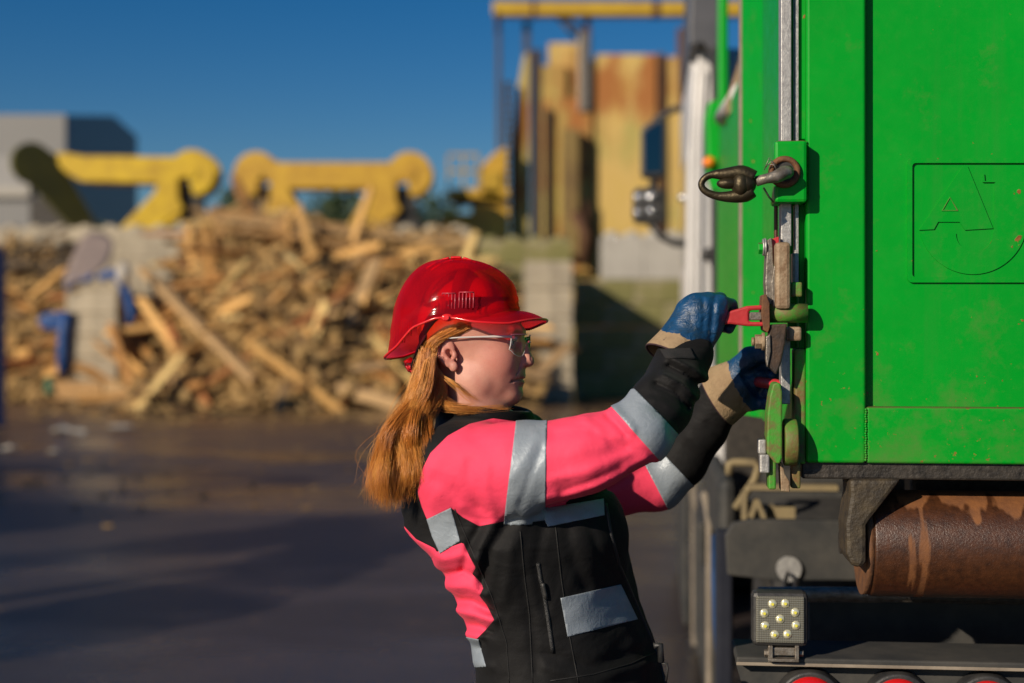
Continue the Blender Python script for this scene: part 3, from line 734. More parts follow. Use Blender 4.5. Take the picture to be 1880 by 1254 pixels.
# --- door with emblem
door = MB(); DV = .023
door.box(LU(1590, 0)-.01, CWID-.1, DV, DV+.03, Wb+.02, TOP-.02)
door_o = door.build("rear_door", M['green'], cont)
def ep(zx, zy): # emblem coordinates read off an enlargement
    return (LU(1440+zx*.303, DV), LW(1440+zx*.303, 240+zy*.303, DV))
def arc(cx, cy, r, a0, a1, n=28):
    return [(cx+r*math.cos(R(a0+(a1-a0)*i/n)), cy+r*math.sin(R(a0+(a1-a0)*i/n))) for i in range(n+1)]
em = MB()
def rr(x0, y0, x1, y1, r, n=6):
    pts = []
    for cx, cy, a in ((x0+r, y0+r, 180), (x1-r, y0+r, 270), (x1-r, y1-r, 0), (x0+r, y1-r, 90)):
        pts += [(cx+r*math.cos(R(a+90*i/n)), cy+r*math.sin(R(a+90*i/n))) for i in range(n+1)]
    return pts
def ring_relief(mb, outer, inner, lo, hi):
    n = len(outer); o = [ep(*p) for p in outer]; i = [ep(*p) for p in inner]
    vs = [(u, hi, w) for u, w in o]+[(u, lo, w) for u, w in o]+[(u, lo, w) for u, w in i]+[(u, hi, w) for u, w in i]
    fs = []
    for k in range(n):
        j = (k+1) % n
        for a in range(3): fs.append((a*n+k, a*n+j, (a+1)*n+j, (a+1)*n+k))
    mb.add(vs, fs)
X1 = 1580
ring_relief(em, rr(742, 168, X1+30, 920, 30), rr(772, 197, X1, 888, 22), DV-.0055, DV+.001)
tri = [(1000, 408), (958, 482), (1042, 482)]
apoly = [(1080, 215), (1108, 215), (1262, 592), (1092, 602), (1060, 553), (930, 553), (905, 598), (815, 602)]
em.prism([ep(*p) for p in apoly], DV-.0028, DV+.001)
hook = arc(1140, 540, 330, 168, -12, 40)+[(1463, 312), (1272, 312), (1268, 600)]+arc(1150, 622, 112, 0, 180, 24)+[(950, 618)]
hook = [p for p in hook]
em.prism([ep(*p) for p in hook], DV-.0026, DV+.001)
em.prism([ep(*p) for p in [(1200, 262), (1208, 262), (1212, 306), (1272, 308), (1272, 313), (1200, 313)]], DV-.004, DV+.001)
emb = em.build("emblem", M['green_edge'], door_o)
tm = MB(); ring_relief(tm, [(1000, 402), (950, 486), (1050, 486)], tri, DV-.0045, DV); tm.build("emblem", M['rustgreen'], door_o)
# --- body behind the frame: side wall profile as a vertical ribbon
prof = [(LU(1479.5, .12)+.0, .12), (LU(1432, .48), .48), (LU(1428, .55), .55), (LU(1401, .85), .85), (LU(1400, .92), .92), (LU(1363, 1.04), 1.04), (LU(1360, 1.4), 1.4), (LU(1359.5, 1.9), 1.9)]
mb = MB(); th = .05
vs = []; fs = []
for (u, v) in prof: vs += [(u, v, Wb+.02), (u, v, TOP), (u+th, v, Wb+.02), (u+th, v, TOP)]
for i in range(len(prof)-1):
    a, b = 4*i, 4*i+4
    fs += [(a, b, b+1, a+1), (a+2, a+3, b+3, b+2), (a+1, b+1, b+3, a+3), (a, a+2, b+2, b)]
fs += [(0, 1, 3, 2), (a+4, a+6, a+7, a+5)]
mb.add(vs, fs)
mb.build("side_wall", M['green'], cont)
mb = MB(); mb.box(CWID-.05, CWID, .12, 1.9, Wb+.02, TOP); mb.build("side_wall", M['green'], cont)
mb = MB(); mb.box(0.06, CWID-.05, .12, 1.9, TOP-.05, TOP-.005); mb.build("roof", M['green'], cont)
mb = MB(); mb.box(0.05, CWID-.05, .12, 3.6, Wb+.005, Wb+.06); mb.build("floor_plate", M['black_metal'], cont)
mb = MB(); mb.box(.06, CWID-.05, 1.85, 1.9, Wb+.06, TOP-.05); mb.build("bulkhead", M['green'], cont)
# tan edge strip where the first wall section ends
mb = MB(); u = LU(1356, 1.1); u2 = LU(1362, 1.1); mb.box(u, u2, 1.06, 1.1, Wb+.02, TOP); mb.build("edge_strip", M['dust_beige'], cont, .003)
# lower wall section in front of it
mb = MB()
za = LW(1330, 215, 3.0)
mb.box(LU(1340, 2.6), LU(1340, 2.6)+.06, 1.94, 3.5, Wb+.02, za)
mb.build("side_wall", M['green'], cont, .006)
mb = MB(); mb.box(CWID-.06, CWID, 1.94, 3.5, Wb+.02, za); mb.build("side_wall", M['green'], cont, .006)
mb = MB(); lbox(mb, 1319, 1337, -400, 235, 3.4, 3.5); mb.build("front_upright", M['green'], cont, .01)
mb = MB()
a = [L3(x, y, 3.5) for x, y in ((1300, 190), (1316, 184), (1326, 200), (1326, 352), (1308, 352), (1298, 320), (1294, 215))]
mb.prism([(p.x, p.z) for p in a], 3.45, 3.6); mb.build("lug", M['green'], cont, .012)
mb = MB(); mb.tube([L3(1328, 216, 2.9), L3(1362, 168, 2.5)], .035, 12); mb.build("cover_arm", M['white_paint'], cont)
mb = MB(); mb.prism([(p.x, p.z) for p in [L3(x, y, 2.6) for x, y in ((1330, 196), (1360, 100), (1364, 110), (1364, 178), (1336, 214))]], 2.55, 2.62); mb.build("cover_bracket", M['beige_metal'], cont)
mb = MB(); a = L3(1302, 298, 3.42); mb.ell(a, (.028, .03, .025)); mb.build("marker_light", glassy("orange_lens", (.9, .22, .01), .3), cont)
# roll housing with a dirty underside, standing out from the side
mb = MB()
q = [L3(1369, 56, 1.6), L3(1412, 60, .8), L3(1430, -5, .8), L3(1380, -5, 1.6)]
lowp = [L3(1368, 58, 1.6), L3(1411, 60, .85), L3(1404, 100, .95)]
o = .002
A = [L3(1370, -60, 1.6), L3(1431, -60, .80), L3(1410, 60, .85), L3(1369, 58, 1.6)]
B = [v+Vector((.12, .02, .0)) for v in A]
mb.add(A+B, [(0, 1, 2, 3), (7, 6, 5, 4), (0, 4, 5, 1), (1, 5, 6, 2), (2, 6, 7, 3), (3, 7, 4, 0)])
mb.build("gusset_plate", M['beige_metal'] if False else simple("grimy_brown_plate", (.1, .07, .02), (.06, .045, .015), 14, .7), cont)
mb = MB()
A = [L3(1369, 59, 1.58), L3(1410, 61, .86), L3(1404, 101, .94)]; B = [v+Vector((.12, .02, 0)) for v in A]
mb.add(A+B, [(0, 1, 2), (5, 4, 3), (0, 3, 4, 1), (1, 4, 5, 2), (2, 5, 3, 0)]); mb.build("gusset_foot", M['green'], cont)
# --- locking gear on the corner
def part(name, mat, fn, bev=.0, par=None):
    b = MB(); fn(b); return b.build(name, mat, par or cont, bev)
part("locking_bar", M['galv'], lambda b: (lbox(b, 1434, 1453, -420, 452, .0, .05), lbox(b, 1434, 1451, 600, 742, .012, .05)), .0015)
part("locking_bar", M['galv'], lambda b: lbox(b, 1459, 1466.5, -420, 530, .012, .04), .001)
part("guide_channel", M['green'], lambda b: lbox(b, 1466.5, 1481, -420, 256, .02, .1), .002)
part("guide_channel", M['green'], lambda b: (lbox(b, 1466.5, 1479.3, 374, 640, .03, .1), lbox(b, 1446, 1466.4, -420, 640, .075, .12)), .002)
part("hook_bracket", M['green_edge'], lambda b: (lbox(b, 1422, 1482, 257, 372, -.035, .06),), .006)
def welds(b):
    for i in range(20): b.ell(L3(1480+.6*math.sin(i*2.1), 262+5.4*i, -.001), (.0028, .0035, .0032), 8, 6)
    for i in range(22): b.ell(L3(1589.5+.5*math.sin(i*1.7), 752+4.4*i, .001), (.0022, .0025, .0026), 8, 6)
part("weld_bead", M['green_edge'], welds)
def ringf(b):
    c = L3(1440, 316, -.036); pts = [c+Vector((.0235*math.cos(t), -.003, .0235*math.sin(t))) for t in np.linspace(0, 2*math.pi, 28, endpoint=False)]
    b.tube(pts, .0058, 8, closed=True)
part("eyelet_rim", M['rust'], ringf)
part("eyelet_bore", M['black_metal'], lambda b: b.cyl(L3(1440, 316, -.0352), L3(1440, 316, -.0375), .021, 24))
def hookf(b):
    # bent pin from the bore out to the left
    b.tube([L3(1449, 312, -.05), L3(1440, 317, -.062), L3(1424, 325, -.066), L3(1407, 328, -.066), L3(1388, 333, -.066)], [.009, .013, .0115, .009, .0095], 14)
    b.ell(L3(1441, 317, -.06), (.016, .012, .012))
part("drawbar_pin", M['steel'], hookf)
def linkf(b):
    c = [L3(x, y, -.066) for x, y in ((1384, 327), (1362, 318), (1335, 320), (1306, 321), (1291, 330), (1288, 342), (1298, 353), (1318, 360), (1345, 361), (1368, 357), (1383, 348))]
    rs = [.014, .0145, .012, .0065, .006, .006, .0065, .0075, .011, .014, .013]
    cc = []
    c2 = []; r2 = []
    for i in range(len(c)-1):
        for t in (0, .25, .5, .75):
            p0, p1, p2, p3 = c[max(i-1, 0)], c[i], c[i+1], c[min(i+2, len(c)-1)]
            c2.append(.5*((2*p1)+(p2-p0)*t+(2*p0-5*p1+4*p2-p3)*t*t+(3*p1-p0-3*p2+p3)*t**3)); r2.append(rs[i]*(1-t)+rs[i+1]*t)
    b.tube(c2, r2, 14)
    b.ell(L3(1367, 338, -.066), (.021, .019, .021))
    b.ell(L3(1338, 337, -.07), (.022, .012, .010))
    b.ell(L3(1360, 339, -.068), (.017, .020, .023))
part("swivel_hook", simple("weathered_bronze_iron", (.085, .066, .036), (.05, .038, .022), 45, .42, .75, .3), linkf)
def wiref(b):
    for k in range(3):
        b.tube([L3(1403+3*k, 312-5*k, -.05), L3(1412+4*k, 290+6*k, -.055), L3(1428, 306+5*k, -.05)], .0009, 6)
    b.tube([L3(1402, 345, -.04), L3(1412, 362, -.03), L3(1421, 372, -.03)], .0018, 6)
part("tie_wire", M['steel'], wiref)
def threadf(b):
    n = 26
    pts = [L3(1424.5, 378+62*i/n, .01) for i in range(n+1)]
    b.tube(pts, [.0042 if i % 2 else .0032 for i in range(n+1)], 10)
part("threaded_rod", simple("oily_thread", (.12, .04, .025), (.06, .025, .02), 60, .5, .4), threadf)
def leverbar(b):
    lbox(b, 1423.5, 1452, 444, 568, -.045, -.012)
part("ratchet_handle", M['beige_metal'], leverbar, .007)
part("lever_plate", M['steel'], lambda b: b.prism([(p.x, p.z) for p in [L3(x, y, -.02) for x, y in ((1409, 440), (1417, 436), (1421, 500), (1420, 574), (1409, 570), (1405, 520))]], -.022, .03), .0015)
part("lever_insert", M['red'], lambda b: b.prism([(p.x, p.z) for p in [L3(x, y, -.012) for x, y in ((1414, 440), (1430, 434), (1430, 452), (1420, 490), (1415, 495))]], -.012, .02), .001)
part("lever_plate", M['steel'], lambda b: b.prism([(p.x, p.z) for p in [L3(x, y, -.03) for x, y in ((1421, 490), (1425, 480), (1425, 560), (1419, 566), (1416, 520))]], -.032, -.014), .001)
def hexnut(b, px, py, v, r, d, axis='x'):
    c = L3(px, py, v); pts = [(c.y+r*math.cos(R(60*k+15)), c.z+r*math.sin(R(60*k+15))) for k in range(6)]
    b.prism(pts, c.x, c.x+d, 'x')
part("bolt", M['green_edge'], lambda b: hexnut(b, 1392, 456, -.01, .011, .009), .001)
def washers(b):
    c = L3(1400, 454, -.01)
    b.cyl((c.x, c.y, c.z), (c.x+.003, c.y, c.z), .0155, 24); b.cyl((c.x+.0035, c.y, c.z), (c.x+.0065, c.y, c.z), .0165, 24)
part("washer", M['galv'], washers)
part("stop_block", M['rustgreen'], lambda b: lbox(b, 1452.5, 1473, 518, 545, -.028, .02), .003)
part("strap_plate", M['steel'], lambda b: lbox(b, 1455, 1460, 465, 518, -.005, .03), .001)
def shaftf(b):
    c = L3(1410, 575, -.02); d = L3(1482, 575, -.02); b.cyl(c, d, .0175, 28)
part("pivot_shaft", M['rustgreen'], shaftf)
part("shaft_flange", M['rust'], lambda b: b.prism([(p.x, p.z) for p in [L3(x, y, -.03) for x, y in ((1398, 543), (1405, 540), (1411, 556), (1412, 600), (1408, 611), (1400, 606), (1396, 575))]], -.05, .01), .0015)
# red ratchet lever with a forked end
def redl(b):
    up = [(1316, 574), (1340, 571), (1358, 566), (1370, 562), (1399, 560), (1399, 569), (1376, 570), (1374, 574), (1374, 588), (1376, 591), (1402, 591), (1402, 599), (1372, 599), (1355, 597), (1340, 595), (1316, 597)]
    pts = [L3(x, y, -.035) for x, y in up]
    b.prism([(p.x, p.z) for p in pts], -.048, -.026)
lev = part("red_lever", M['red'], redl, .0035)
part("red_lever", M['red'], lambda b: b.tube([L3(1441, 712, .03), L3(1425, 706, .07), L3(1400, 702, .12), L3(1385, 700, .19)], .0105, 12))
part("fork_pin", M['steel'], lambda b: (lbox(b, 1375, 1399, 573, 588, -.044, -.03)), .002, lev)
def bolt2(b):
    c = L3(1385, 627, -.03)
    hexnut(b, 1386, 627, -.03, .0135, .013)
    b.cyl((c.x+.013, c.y, c.z), (c.x+.0185, c.y, c.z), .0165, 20)
    b.cyl((c.x-.005, c.y, c.z), (c.x, c.y, c.z), .008, 16)
part("bolt", M['beige_metal'], bolt2, .001)
part("lower_arm", M['dark_iron'], lambda b: b.prism([(p.x, p.z) for p in [L3(x, y, -.03) for x, y in ((1412, 596), (1444, 594), (1440, 630), (1432, 668), (1424, 688), (1409, 672), (1406, 640))]], -.045, -.02), .003)
part("arm_cheek", M['steel'], lambda b: b.prism([(p.x, p.z) for p in [L3(x, y, -.035) for x, y in ((1405, 618), (1413, 614), (1414, 645), (1408, 674), (1405, 660))]], -.05, -.03), .0015)
part("stop_block", M['beige_metal'], lambda b: lbox(b, 1447, 1472, 600, 626, -.025, .02), .004)
part("post_edge", M['rustgreen'], lambda b: (lbox(b, 1459, 1479.5, 640, 852, .006, .06),), .004)
def camplate(b):
    pts = [(1408, 800), (1409, 760), (1413, 728), (1419, 705), (1426, 702), (1433, 704), (1436, 720), (1436, 840), (1431, 852), (1422, 850), (1408, 832)]
    P3 = [L3(x, y, -.04) for x, y in pts]
    b.prism([(p.x, p.z) for p in P3], -.042, .015)
part("cam_plate", M['rustgreen'], camplate, .003)
def drum(b):
    c0 = L3(1438, 812, -.005); c1 = L3(1463, 812, -.005); b.cyl(c0, c1, .043, 32)
part("hinge_drum", M['mossgreen'], drum, .003)
part("bolt", M['galv'], lambda b: (lbox(b, 1392, 1407, 807, 834, -.03, -.006), lbox(b, 1395, 1413, 835, 869, -.04, -.01)), .003)
part("hinge_tab", M['rustgreen'], lambda b: lbox(b, 1411, 1425, 838, 899, -.03, .02), .003)
part("hinge_tab", M['beige_metal'], lambda b: b.prism([(p.x, p.z) for p in [L3(x, y, -.02) for x, y in ((1432, 850), (1437, 850), (1441, 870), (1450, 884), (1450, 904), (1434, 902))]], -.02, .02), .002)
part("hinge_tab", M['mossgreen'], lambda b: lbox(b, 1453, 1470, 848, 897, .0, .03), .003)
# --- underside, roller
part("bottom_rail", M['grime'], lambda b: (lbox(b, 1472, 3600, 853, 879, .012, .14),), .004)
def hang(b):
    pts = [(1556, 878), (1652, 878), (1596, 950), (1588, 962), (1588, 1028), (1580, 1040), (1560, 1036), (1551, 1015), (1549, 960), (1558, 905)]
    b.prism([(p.x, p.z) for p in [L3(x, y, .02) for x, y in pts]], .0, .1)
part("roller_bracket", simple("caked_grease_steel", (.075, .055, .03), (.03, .024, .018), 35, .6, .1, .8, 90), hang, .008)
part("roller_bracket", M['grime'], lambda b: b.box(CWID-.2, CWID-.12, .0, .1, Wb-.2, Wb-.03), .006)
def roller_mat():
    n = N("wet_rusty_roller")
    sx = n.n("ShaderNodeSeparateXYZ"); n.l(n.co, sx.inputs[0]); zr = n.math('DIVIDE', n.math('SUBTRACT', sx.outputs[2], LW(1700, 1005, .06)), .1)
    lob = n.noise(9, 3, .55, (1.5, .3, .9)); strk = n.noise(7, 4, .6, (2.2, .2, .22))
    a_ = n.ramp(n.math('ADD', zr, n.math('MULTIPLY', n.math('SUBTRACT', lob, .5), 2.6)), (.62, 0.), (.72, 1.))
    b_ = n.ramp(n.math('ADD', strk, n.math('MULTIPLY', n.math('SUBTRACT', lob, .5), .25)), (.60, 0.), (.64, .85))
    wet = n.math('SUBTRACT', 1.0, n.math('MAXIMUM', a_, b_))
    dry = n.ramp(n.noise(50, 5, .6), (.3, (.21, .078, .02)), (.7, (.13, .048, .016)))
    wc = n.ramp(n.noise(70, 6, .7), (.3, (.030, .012, .006)), (.75, (.085, .030, .011)))
    ro = n.ramp(wet, (0, .75), (1, .33))
    return n.set(n.mix(wet, dry, wc), ro, .0, n.bump(n.noise(240, 4, .7), .5, .002))
rc = LW(1700, 1005, .06); rr_ = .1
b = MB(); uu = LU(1592, .1)
b.cyl((uu, .11, rc), (CWID-.25, .11, rc), rr_, 64); ro_ = b.build("roller", roller_mat(), cont, .006, 3)
b = MB(); b.cyl((uu-.012, .11, rc), (uu, .11, rc), rr_*.97, 48); b.build("roller_rim", M['rust'], ro_)
b = MB(); b.cyl((uu-.05, .11, rc), (CWID-.1, .11, rc), .022, 16); b.build("axle", M['grime'], cont)

# ---------------------------------------------------------------- truck
truck = empty("truck", (OX, OY, 0), -TH)
tag(truck, "container truck with white cab and dusty black chassis, standing under the green container", "truck")
def tp(name, mat, fn, bev=0, par=None):
    b = MB(); fn(b); return b.build(name, mat, par or truck, bev)
# tail bar with lamps
V0 = .10
zt = LW(1500, 1207, V0)
tp("tail_bar", M['dusty_dark'], lambda b: (b.prism([(LU(1352, V0), LW(1352, 1222, V0)), (LU(1352, V0), LW(1352, 1206, V0)), (2.3, LW(1352, 1206, V0)), (2.3, LW(1352, 1222, V0))], V0, V0+.16)), .004)
tp("tail_lip", M['dust_beige'], lambda b: b.box(LU(1352, V0), 2.3, V0-.004, V0-.001, LW(1500, 1222, V0)-.002, LW(1500, 1218, V0)), .001)
tp("tail_panel", M['dusty_dark'], lambda b: b.prism([(LU(1352, V0), LW(1352, 1223, V0)), (2.3, LW(1352, 1223, V0)), (2.3, LW(1352, 1400, V0)), (LU(1405, V0), LW(1352, 1400, V0))], V0+.03, V0+.05))
red_lens = N("red_lamp_lens"); red_lens = red_lens.set((.55, .01, .012), .12, 0, None, Coat_Weight=.6)
white_lens = glassy("lamp_rim", (.02, .02, .02), .3)
for px in (1484, 1644, 1806, 1968):
    c = L3(px, 1293, V0+.03); c.z = LW(1484, 1293, V0)
    b = MB(); b.cyl((c.x, V0+.03, c.z), (c.x, V0-.006, c.z), .066, 40, .062); h = b.build("tail_light", M['black_metal'], truck, .004)
    b = MB(); b.ell((c.x, V0-.006, c.z), (.054, .022, .054), 32, 16); b.build("lens", red_lens, h)
# work lamp
lv = .085
def lampf(b):
    lbox(b, 1381, 1484, 1088, 1187, lv, lv+.04)
lamp = tp("work_lamp", M['black_metal'], lampf, .01)
def lensmat():
    n = N("lamp_glass_ribbed"); sx = n.n("ShaderNodeSeparateXYZ"); n.l(n.co, sx.inputs[0])
    s1 = n.math('SINE', n.math('MULTIPLY', sx.outputs[0], 1900)); s2 = n.math('SINE', n.math('MULTIPLY', sx.outputs[2], 1500))
    f = n.math('ADD', n.math('MULTIPLY', s1, .25), n.math('MULTIPLY', s2, .35)); f = n.math('ADD', f, .5)
    return n.set(n.ramp(f, (0, (.13, .125, .10)), (1, (.26, .25, .205))), .25, .3, n.bump(f, .5, .001))
b = MB(); lbox(b, 1388, 1477, 1096, 1180, lv-.003, lv+.002); b.build("lens", lensmat(), lamp, .004)
led_m = N("led_reflector"); led_m = led_m.set((.9, .87, .62), .12, .55)
chip_m = N("led_chip"); chip_m = chip_m.set((.75, .68, .08), .4)
for (zx, zy) in ((640, 829), (703, 827), (600, 875), (752, 871), (678, 904), (604, 937), (756, 935), (651, 981), (714, 979)):
    px, py = 1180+zx*.3723, 800+zy*.3723
    c = L3(px, py, lv-.003); b = MB()
    b.ell((c.x, lv-.003, c.z), (.0085, .004, .0085), 18, 8); o = b.build("led", led_m, lamp)
    b = MB(); b.cyl((c.x, lv-.0068, c.z), (c.x, lv-.0082, c.z), .0028, 10); b.build("led", chip_m, lamp)
def brk(b):
    lbox(b, 1411, 1419, 1186, 1216, lv+.0, lv+.03); lbox(b, 1460, 1467, 1186, 1214, lv+.0, lv+.03); lbox(b, 1411, 1467, 1211, 1215, lv-.005, lv+.05)
    lbox(b, 1419, 1460, 1190, 1203, lv+.005, lv+.03)
    hexnut(b, 1403, 1199, lv+.015, .007, .008); hexnut(b, 1467, 1199, lv+.015, .007, .008)
tp("lamp_bracket", M['steel'], brk, .001, lamp)
# chassis behind
tp("mudguard", M['dusty_dark'], lambda b: (b.prism([(p.x, p.z) for p in [L3(x, y, 1.3) for x, y in ((1332, 985), (1345, 962), (1380, 955), (1760, 957), (1760, 1066), (1420, 1066), (1336, 1056))]], 1.3, 1.34)), .004)
b = MB(); c = L3(1448, 1044, 1.295); b.cyl((c.x, 1.3, c.z), (c.x, 1.285, c.z), .034, 24); b.build("reflector", M['galv'], truck)
tp("cable", M['black_metal'], lambda b: (b.tube([L3(1440, 1100, .6), L3(1441, 1070, 1.1), L3(1446, 1052, 1.27)], .006, 8), b.tube([L3(1462, 1100, .6), L3(1461, 1066, 1.2)], .008, 8)))
tp("cross_tube", M['steel'], lambda b: b.cyl(L3(1392, 1091, .45), L3(2300, 1093, .45), .016, 20))
tp("chassis_plate", M['dusty_dark'], lambda b: lbox(b, 1486, 2400, 1100, 1206, .55, .6))
tp("frame_rail", M['black_metal'], lambda b: (b.box(.55, .63, .62, 7.2, .62, .9), b.box(1.75, 1.83, .62, 7.2, .62, .9)), .01)
tan = simple("dusty_yellow_bar", (.26, .2, .1), (.18, .14, .08), 12, .8)
tp("hose_bar", tan, lambda b: b.tube([L3(1338, 872, 1.6), L3(1339, 852, 1.6), L3(1346, 849, 1.6), L3(1384, 849, 1.6), L3(1392, 858, 1.6), L3(1386, 880, 1.6), L3(1350, 934, 1.6)], .012, 10))
tp("cross_bar", tan, lambda b: (lbox(b, 1374, 1540, 892, 901, 1.45, 1.5),), .003)
tp("frame_stay", tan, lambda b: (lbox(b, 1362, 1371, 903, 955, 1.5, 1.54), b.prism([(p.x, p.z) for p in [L3(x, y, 1.5) for x, y in ((1373, 948), (1386, 918), (1394, 918), (1408, 953), (1398, 953), (1390, 932), (1382, 953))]], 1.5, 1.56), lbox(b, 1408, 1460, 930, 953, 1.55, 1.6)))
tp("cross_member", M['grime'], lambda b: b.box(.25, CWID-.2, .34, .42, Wb-.32, Wb-.02), .01)
tp("bulkhead_plate", M['grime'], lambda b: b.box(LU(1330, 3.0), CWID-.1, 3.0, 3.05, .75, Wb-.0), .01)
tp("lift_frame", M['dusty_dark'], lambda b: (lbox(b, 1380, 1600, 905, 925, 1.9, 2.1), lbox(b, 1400, 1700, 866, 885, 2.2, 2.4)))
tp("tank", M['dusty_dark'], lambda b: lbox(b, 1318, 1352, 880, 1020, 2.0, 2.9), .03)
tp("hose", simple("blue_hose", (.02, .06, .16), (.015, .04, .1), 8, .5), lambda b: b.tube([L3(1312, 985, 1.9), L3(1312, 1060, 1.8), L3(1314, 1130, 1.7), L3(1320, 1200, 1.6), L3(1326, 1270, 1.5)], .012, 10))
tp("rear_skirt", simple("dark_blue_guard", (.006, .008, .018), (.012, .014, .024), 9, .9), lambda b: (lbox(b, 1316, 1346, 978, 1290, 1.5, 1.6),), .01)
# wheels
def wheel(v, u, twin=True):
    e = empty("wheel", (u, v, .5)); e.parent = truck
    b = MB(); ring = []
    prof_ = [(.26, 0), (.44, -.015), (.49, .02), (.5, .06), (.5, .24), (.49, .28), (.44, .31), (.26, .29)]
    n = 48; vs = []; fs = []
    for k in range(n):
        a = 2*math.pi*k/n
        for r, x in prof_: vs.append((x, r*math.cos(a), r*math.sin(a)))
    m = len(prof_)
    for k in range(n):
        for i in range(m): fs.append((k*m+i, k*m+(i+1) % m, ((k+1) % n)*m+(i+1) % m, ((k+1) % n)*m+i))
    b.add(vs, fs, True); b.build("tyre", M['rubber'], e)
    b = MB(); b.cyl((.02, 0, 0), (.27, 0, 0), .262, 32); b.cyl((-.02, 0, 0), (.02, 0, 0), .12, 24, .13); b.build("rim", M['steel'], e)
for v in (1.95, 5.75):
    wheel(v+.0, .10); wheel(v, CWID-.42)
# arched mudguard lips on the left flank
def lip(b, px0, ytop, ybot, v, wpx, du):
    pts = [L3(px0-4, ytop+30, v+.2), L3(px0, ytop, v+.06), L3(px0+8, ytop+8, v+.02)]
for (name, x0, x1, yt, yb, v) in (("mudguard_lip", 1290, 1306, 905, 1300, 2.75), ("mudguard_lip", 1264, 1279, 866, 1186, 4.1)):
    def f(b, x0=x0, x1=x1, yt=yt, yb=yb, v=v):
        a = [(x0-3, yt+6), (x0+2, yt-2), (x0+8, yt), (x1-2, yt+22), (x1, yt+60), (x1, yb), (x1-9, yb), (x1-9, yt+62), (x1-12, yt+34), (x0, yt+18)]
        p = [L3(x, y, v) for x, y in a]; b.prism([(q.x, q.z) for q in p], v, v+.05)
    tp(name, M['dust_beige'], f, .004)
tp("side_guard", M['dusty_dark'], lambda b: (lbox(b, 1281, 1296, 960, 1210, 3.6, 4.4), lbox(b, 1255, 1266, 880, 1150, 4.6, 6.3), lbox(b, 1296, 1330, 1080, 1290, 2.85, 3.4)), .02)
# cab
cv = 5.2
cabw = LU(1256, cv+1.2)
def cabf(b):
    z0, z1 = LW(1280, 905, cv), LW(1285, 70, cv)
    b.box(cabw, CWID+.03, cv, cv+2.1, .75, z1-.05)
tp("cab", M['white_paint'], cabf, .05)
def fair(b):
    p = [L3(x, y, cv-.25) for x, y in ((1283, 95), (1292, 82), (1303, 88), (1306, 130), (1309, 180), (1305, 230), (1307, 540), (1311, 700), (1258, 700), (1262, 300), (1272, 170))]
    b.prism([(q.x, q.z) for q in p], cv-.25, cv+.0)
    for x in (1271, 1279, 1287):
        a = L3(x, 240, cv-.26); c = L3(x+6, 130, cv-.26)
        d = L3(x-4, 690, cv-.26)
        b.tube([c, a, d], .016, 6)
tp("cab_corner", M['white_paint'], fair, .02)
tp("wind_deflector", M['grey_plastic'], lambda b: b.prism([(p.x, p.z) for p in [L3(x, y, cv-.4) for x, y in ((1275, -160), (1321, -160), (1321, 190), (1313, 190), (1306, 95), (1290, 78), (1267, 84), (1266, 50))]], cv-.4, cv+1.2), .02)
tp("window_glass", simple("dark_cab_glass", (.02, .025, .03), (.02, .025, .03), 2, .05, 0, 0), lambda b: b.box(cabw-.004, cabw-.001, cv+.9, cv+1.8, 1.9, 2.55))
tp("roof_stack", M['black_metal'], lambda b: lbox(b, 1308, 1316, 85, 560, cv-.5, cv-.4))
tp("dark_clip", M['black_metal'], lambda b: (lbox(b, 1287, 1312, 455, 478, cv-.45, cv-.3),), .02)
# mirror
mv = cv+1.6
mir = tp("mirror", M['black_metal'], lambda b: (b.prism([(p.x, p.z) for p in [L3(x, y, mv) for x, y in ((1177, 240), (1184, 229), (1215, 213), (1222, 222), (1221, 318), (1216, 326), (1180, 326), (1176, 318))]], mv, mv+.12), b.prism([(p.x, p.z) for p in [L3(x, y, mv) for x, y in ((1162, 350), (1170, 344), (1212, 344), (1220, 352), (1221, 402), (1214, 410), (1168, 410), (1161, 402))]], mv, mv+.12)), .02)
tp("mirror_glass", M['mirror_glass'], lambda b: b.prism([(p.x, p.z) for p in [L3(x, y, mv) for x, y in ((1181, 243), (1212, 222), (1217, 228), (1216, 316), (1183, 318))]], mv-.004, mv-.001), .002, mir)
def glint_domes(b):  # chrome domes added on the lower mirror to catch sun glints
    for (x, y, rx, rz) in ((1172, 362, .032, .03), (1195, 362, .036, .034), (1171, 391, .03, .026), (1196, 388, .032, .028)):
        c = L3(x, y, mv); b.ell((c.x, mv-.002, c.z), (rx*1.1, .045, rz*1.1), 24, 16)
tp("mirror_glass", M['chrome'], glint_domes, 0, mir)
tp("mirror_arm", M['black_metal'], lambda b: b.tube([L3(1258, 199, mv+.06), L3(1240, 200, mv+.06), L3(1224, 208, mv+.06), L3(1200, 222, mv+.06)], .022, 10), 0, mir)
tp("mirror_arm", M['black_metal'], lambda b: b.tube([L3(1190, 405, mv+.06), L3(1215, 435, mv+.06), L3(1240, 447, mv+.06), L3(1260, 447, mv+.06)], .025, 10), 0, mir)
tp("mirror_arm", M['black_metal'], lambda b: b.tube([L3(1200, 326, mv+.06), L3(1196, 346, mv+.06)], .022, 10), 0, mir)
c = L3(1260, 363, cv+.9); b = MB(); b.ell((cabw-.02, cv+.9, c.z), (.025, .025, .025)); b.build("door_handle", M['chrome'], truck)
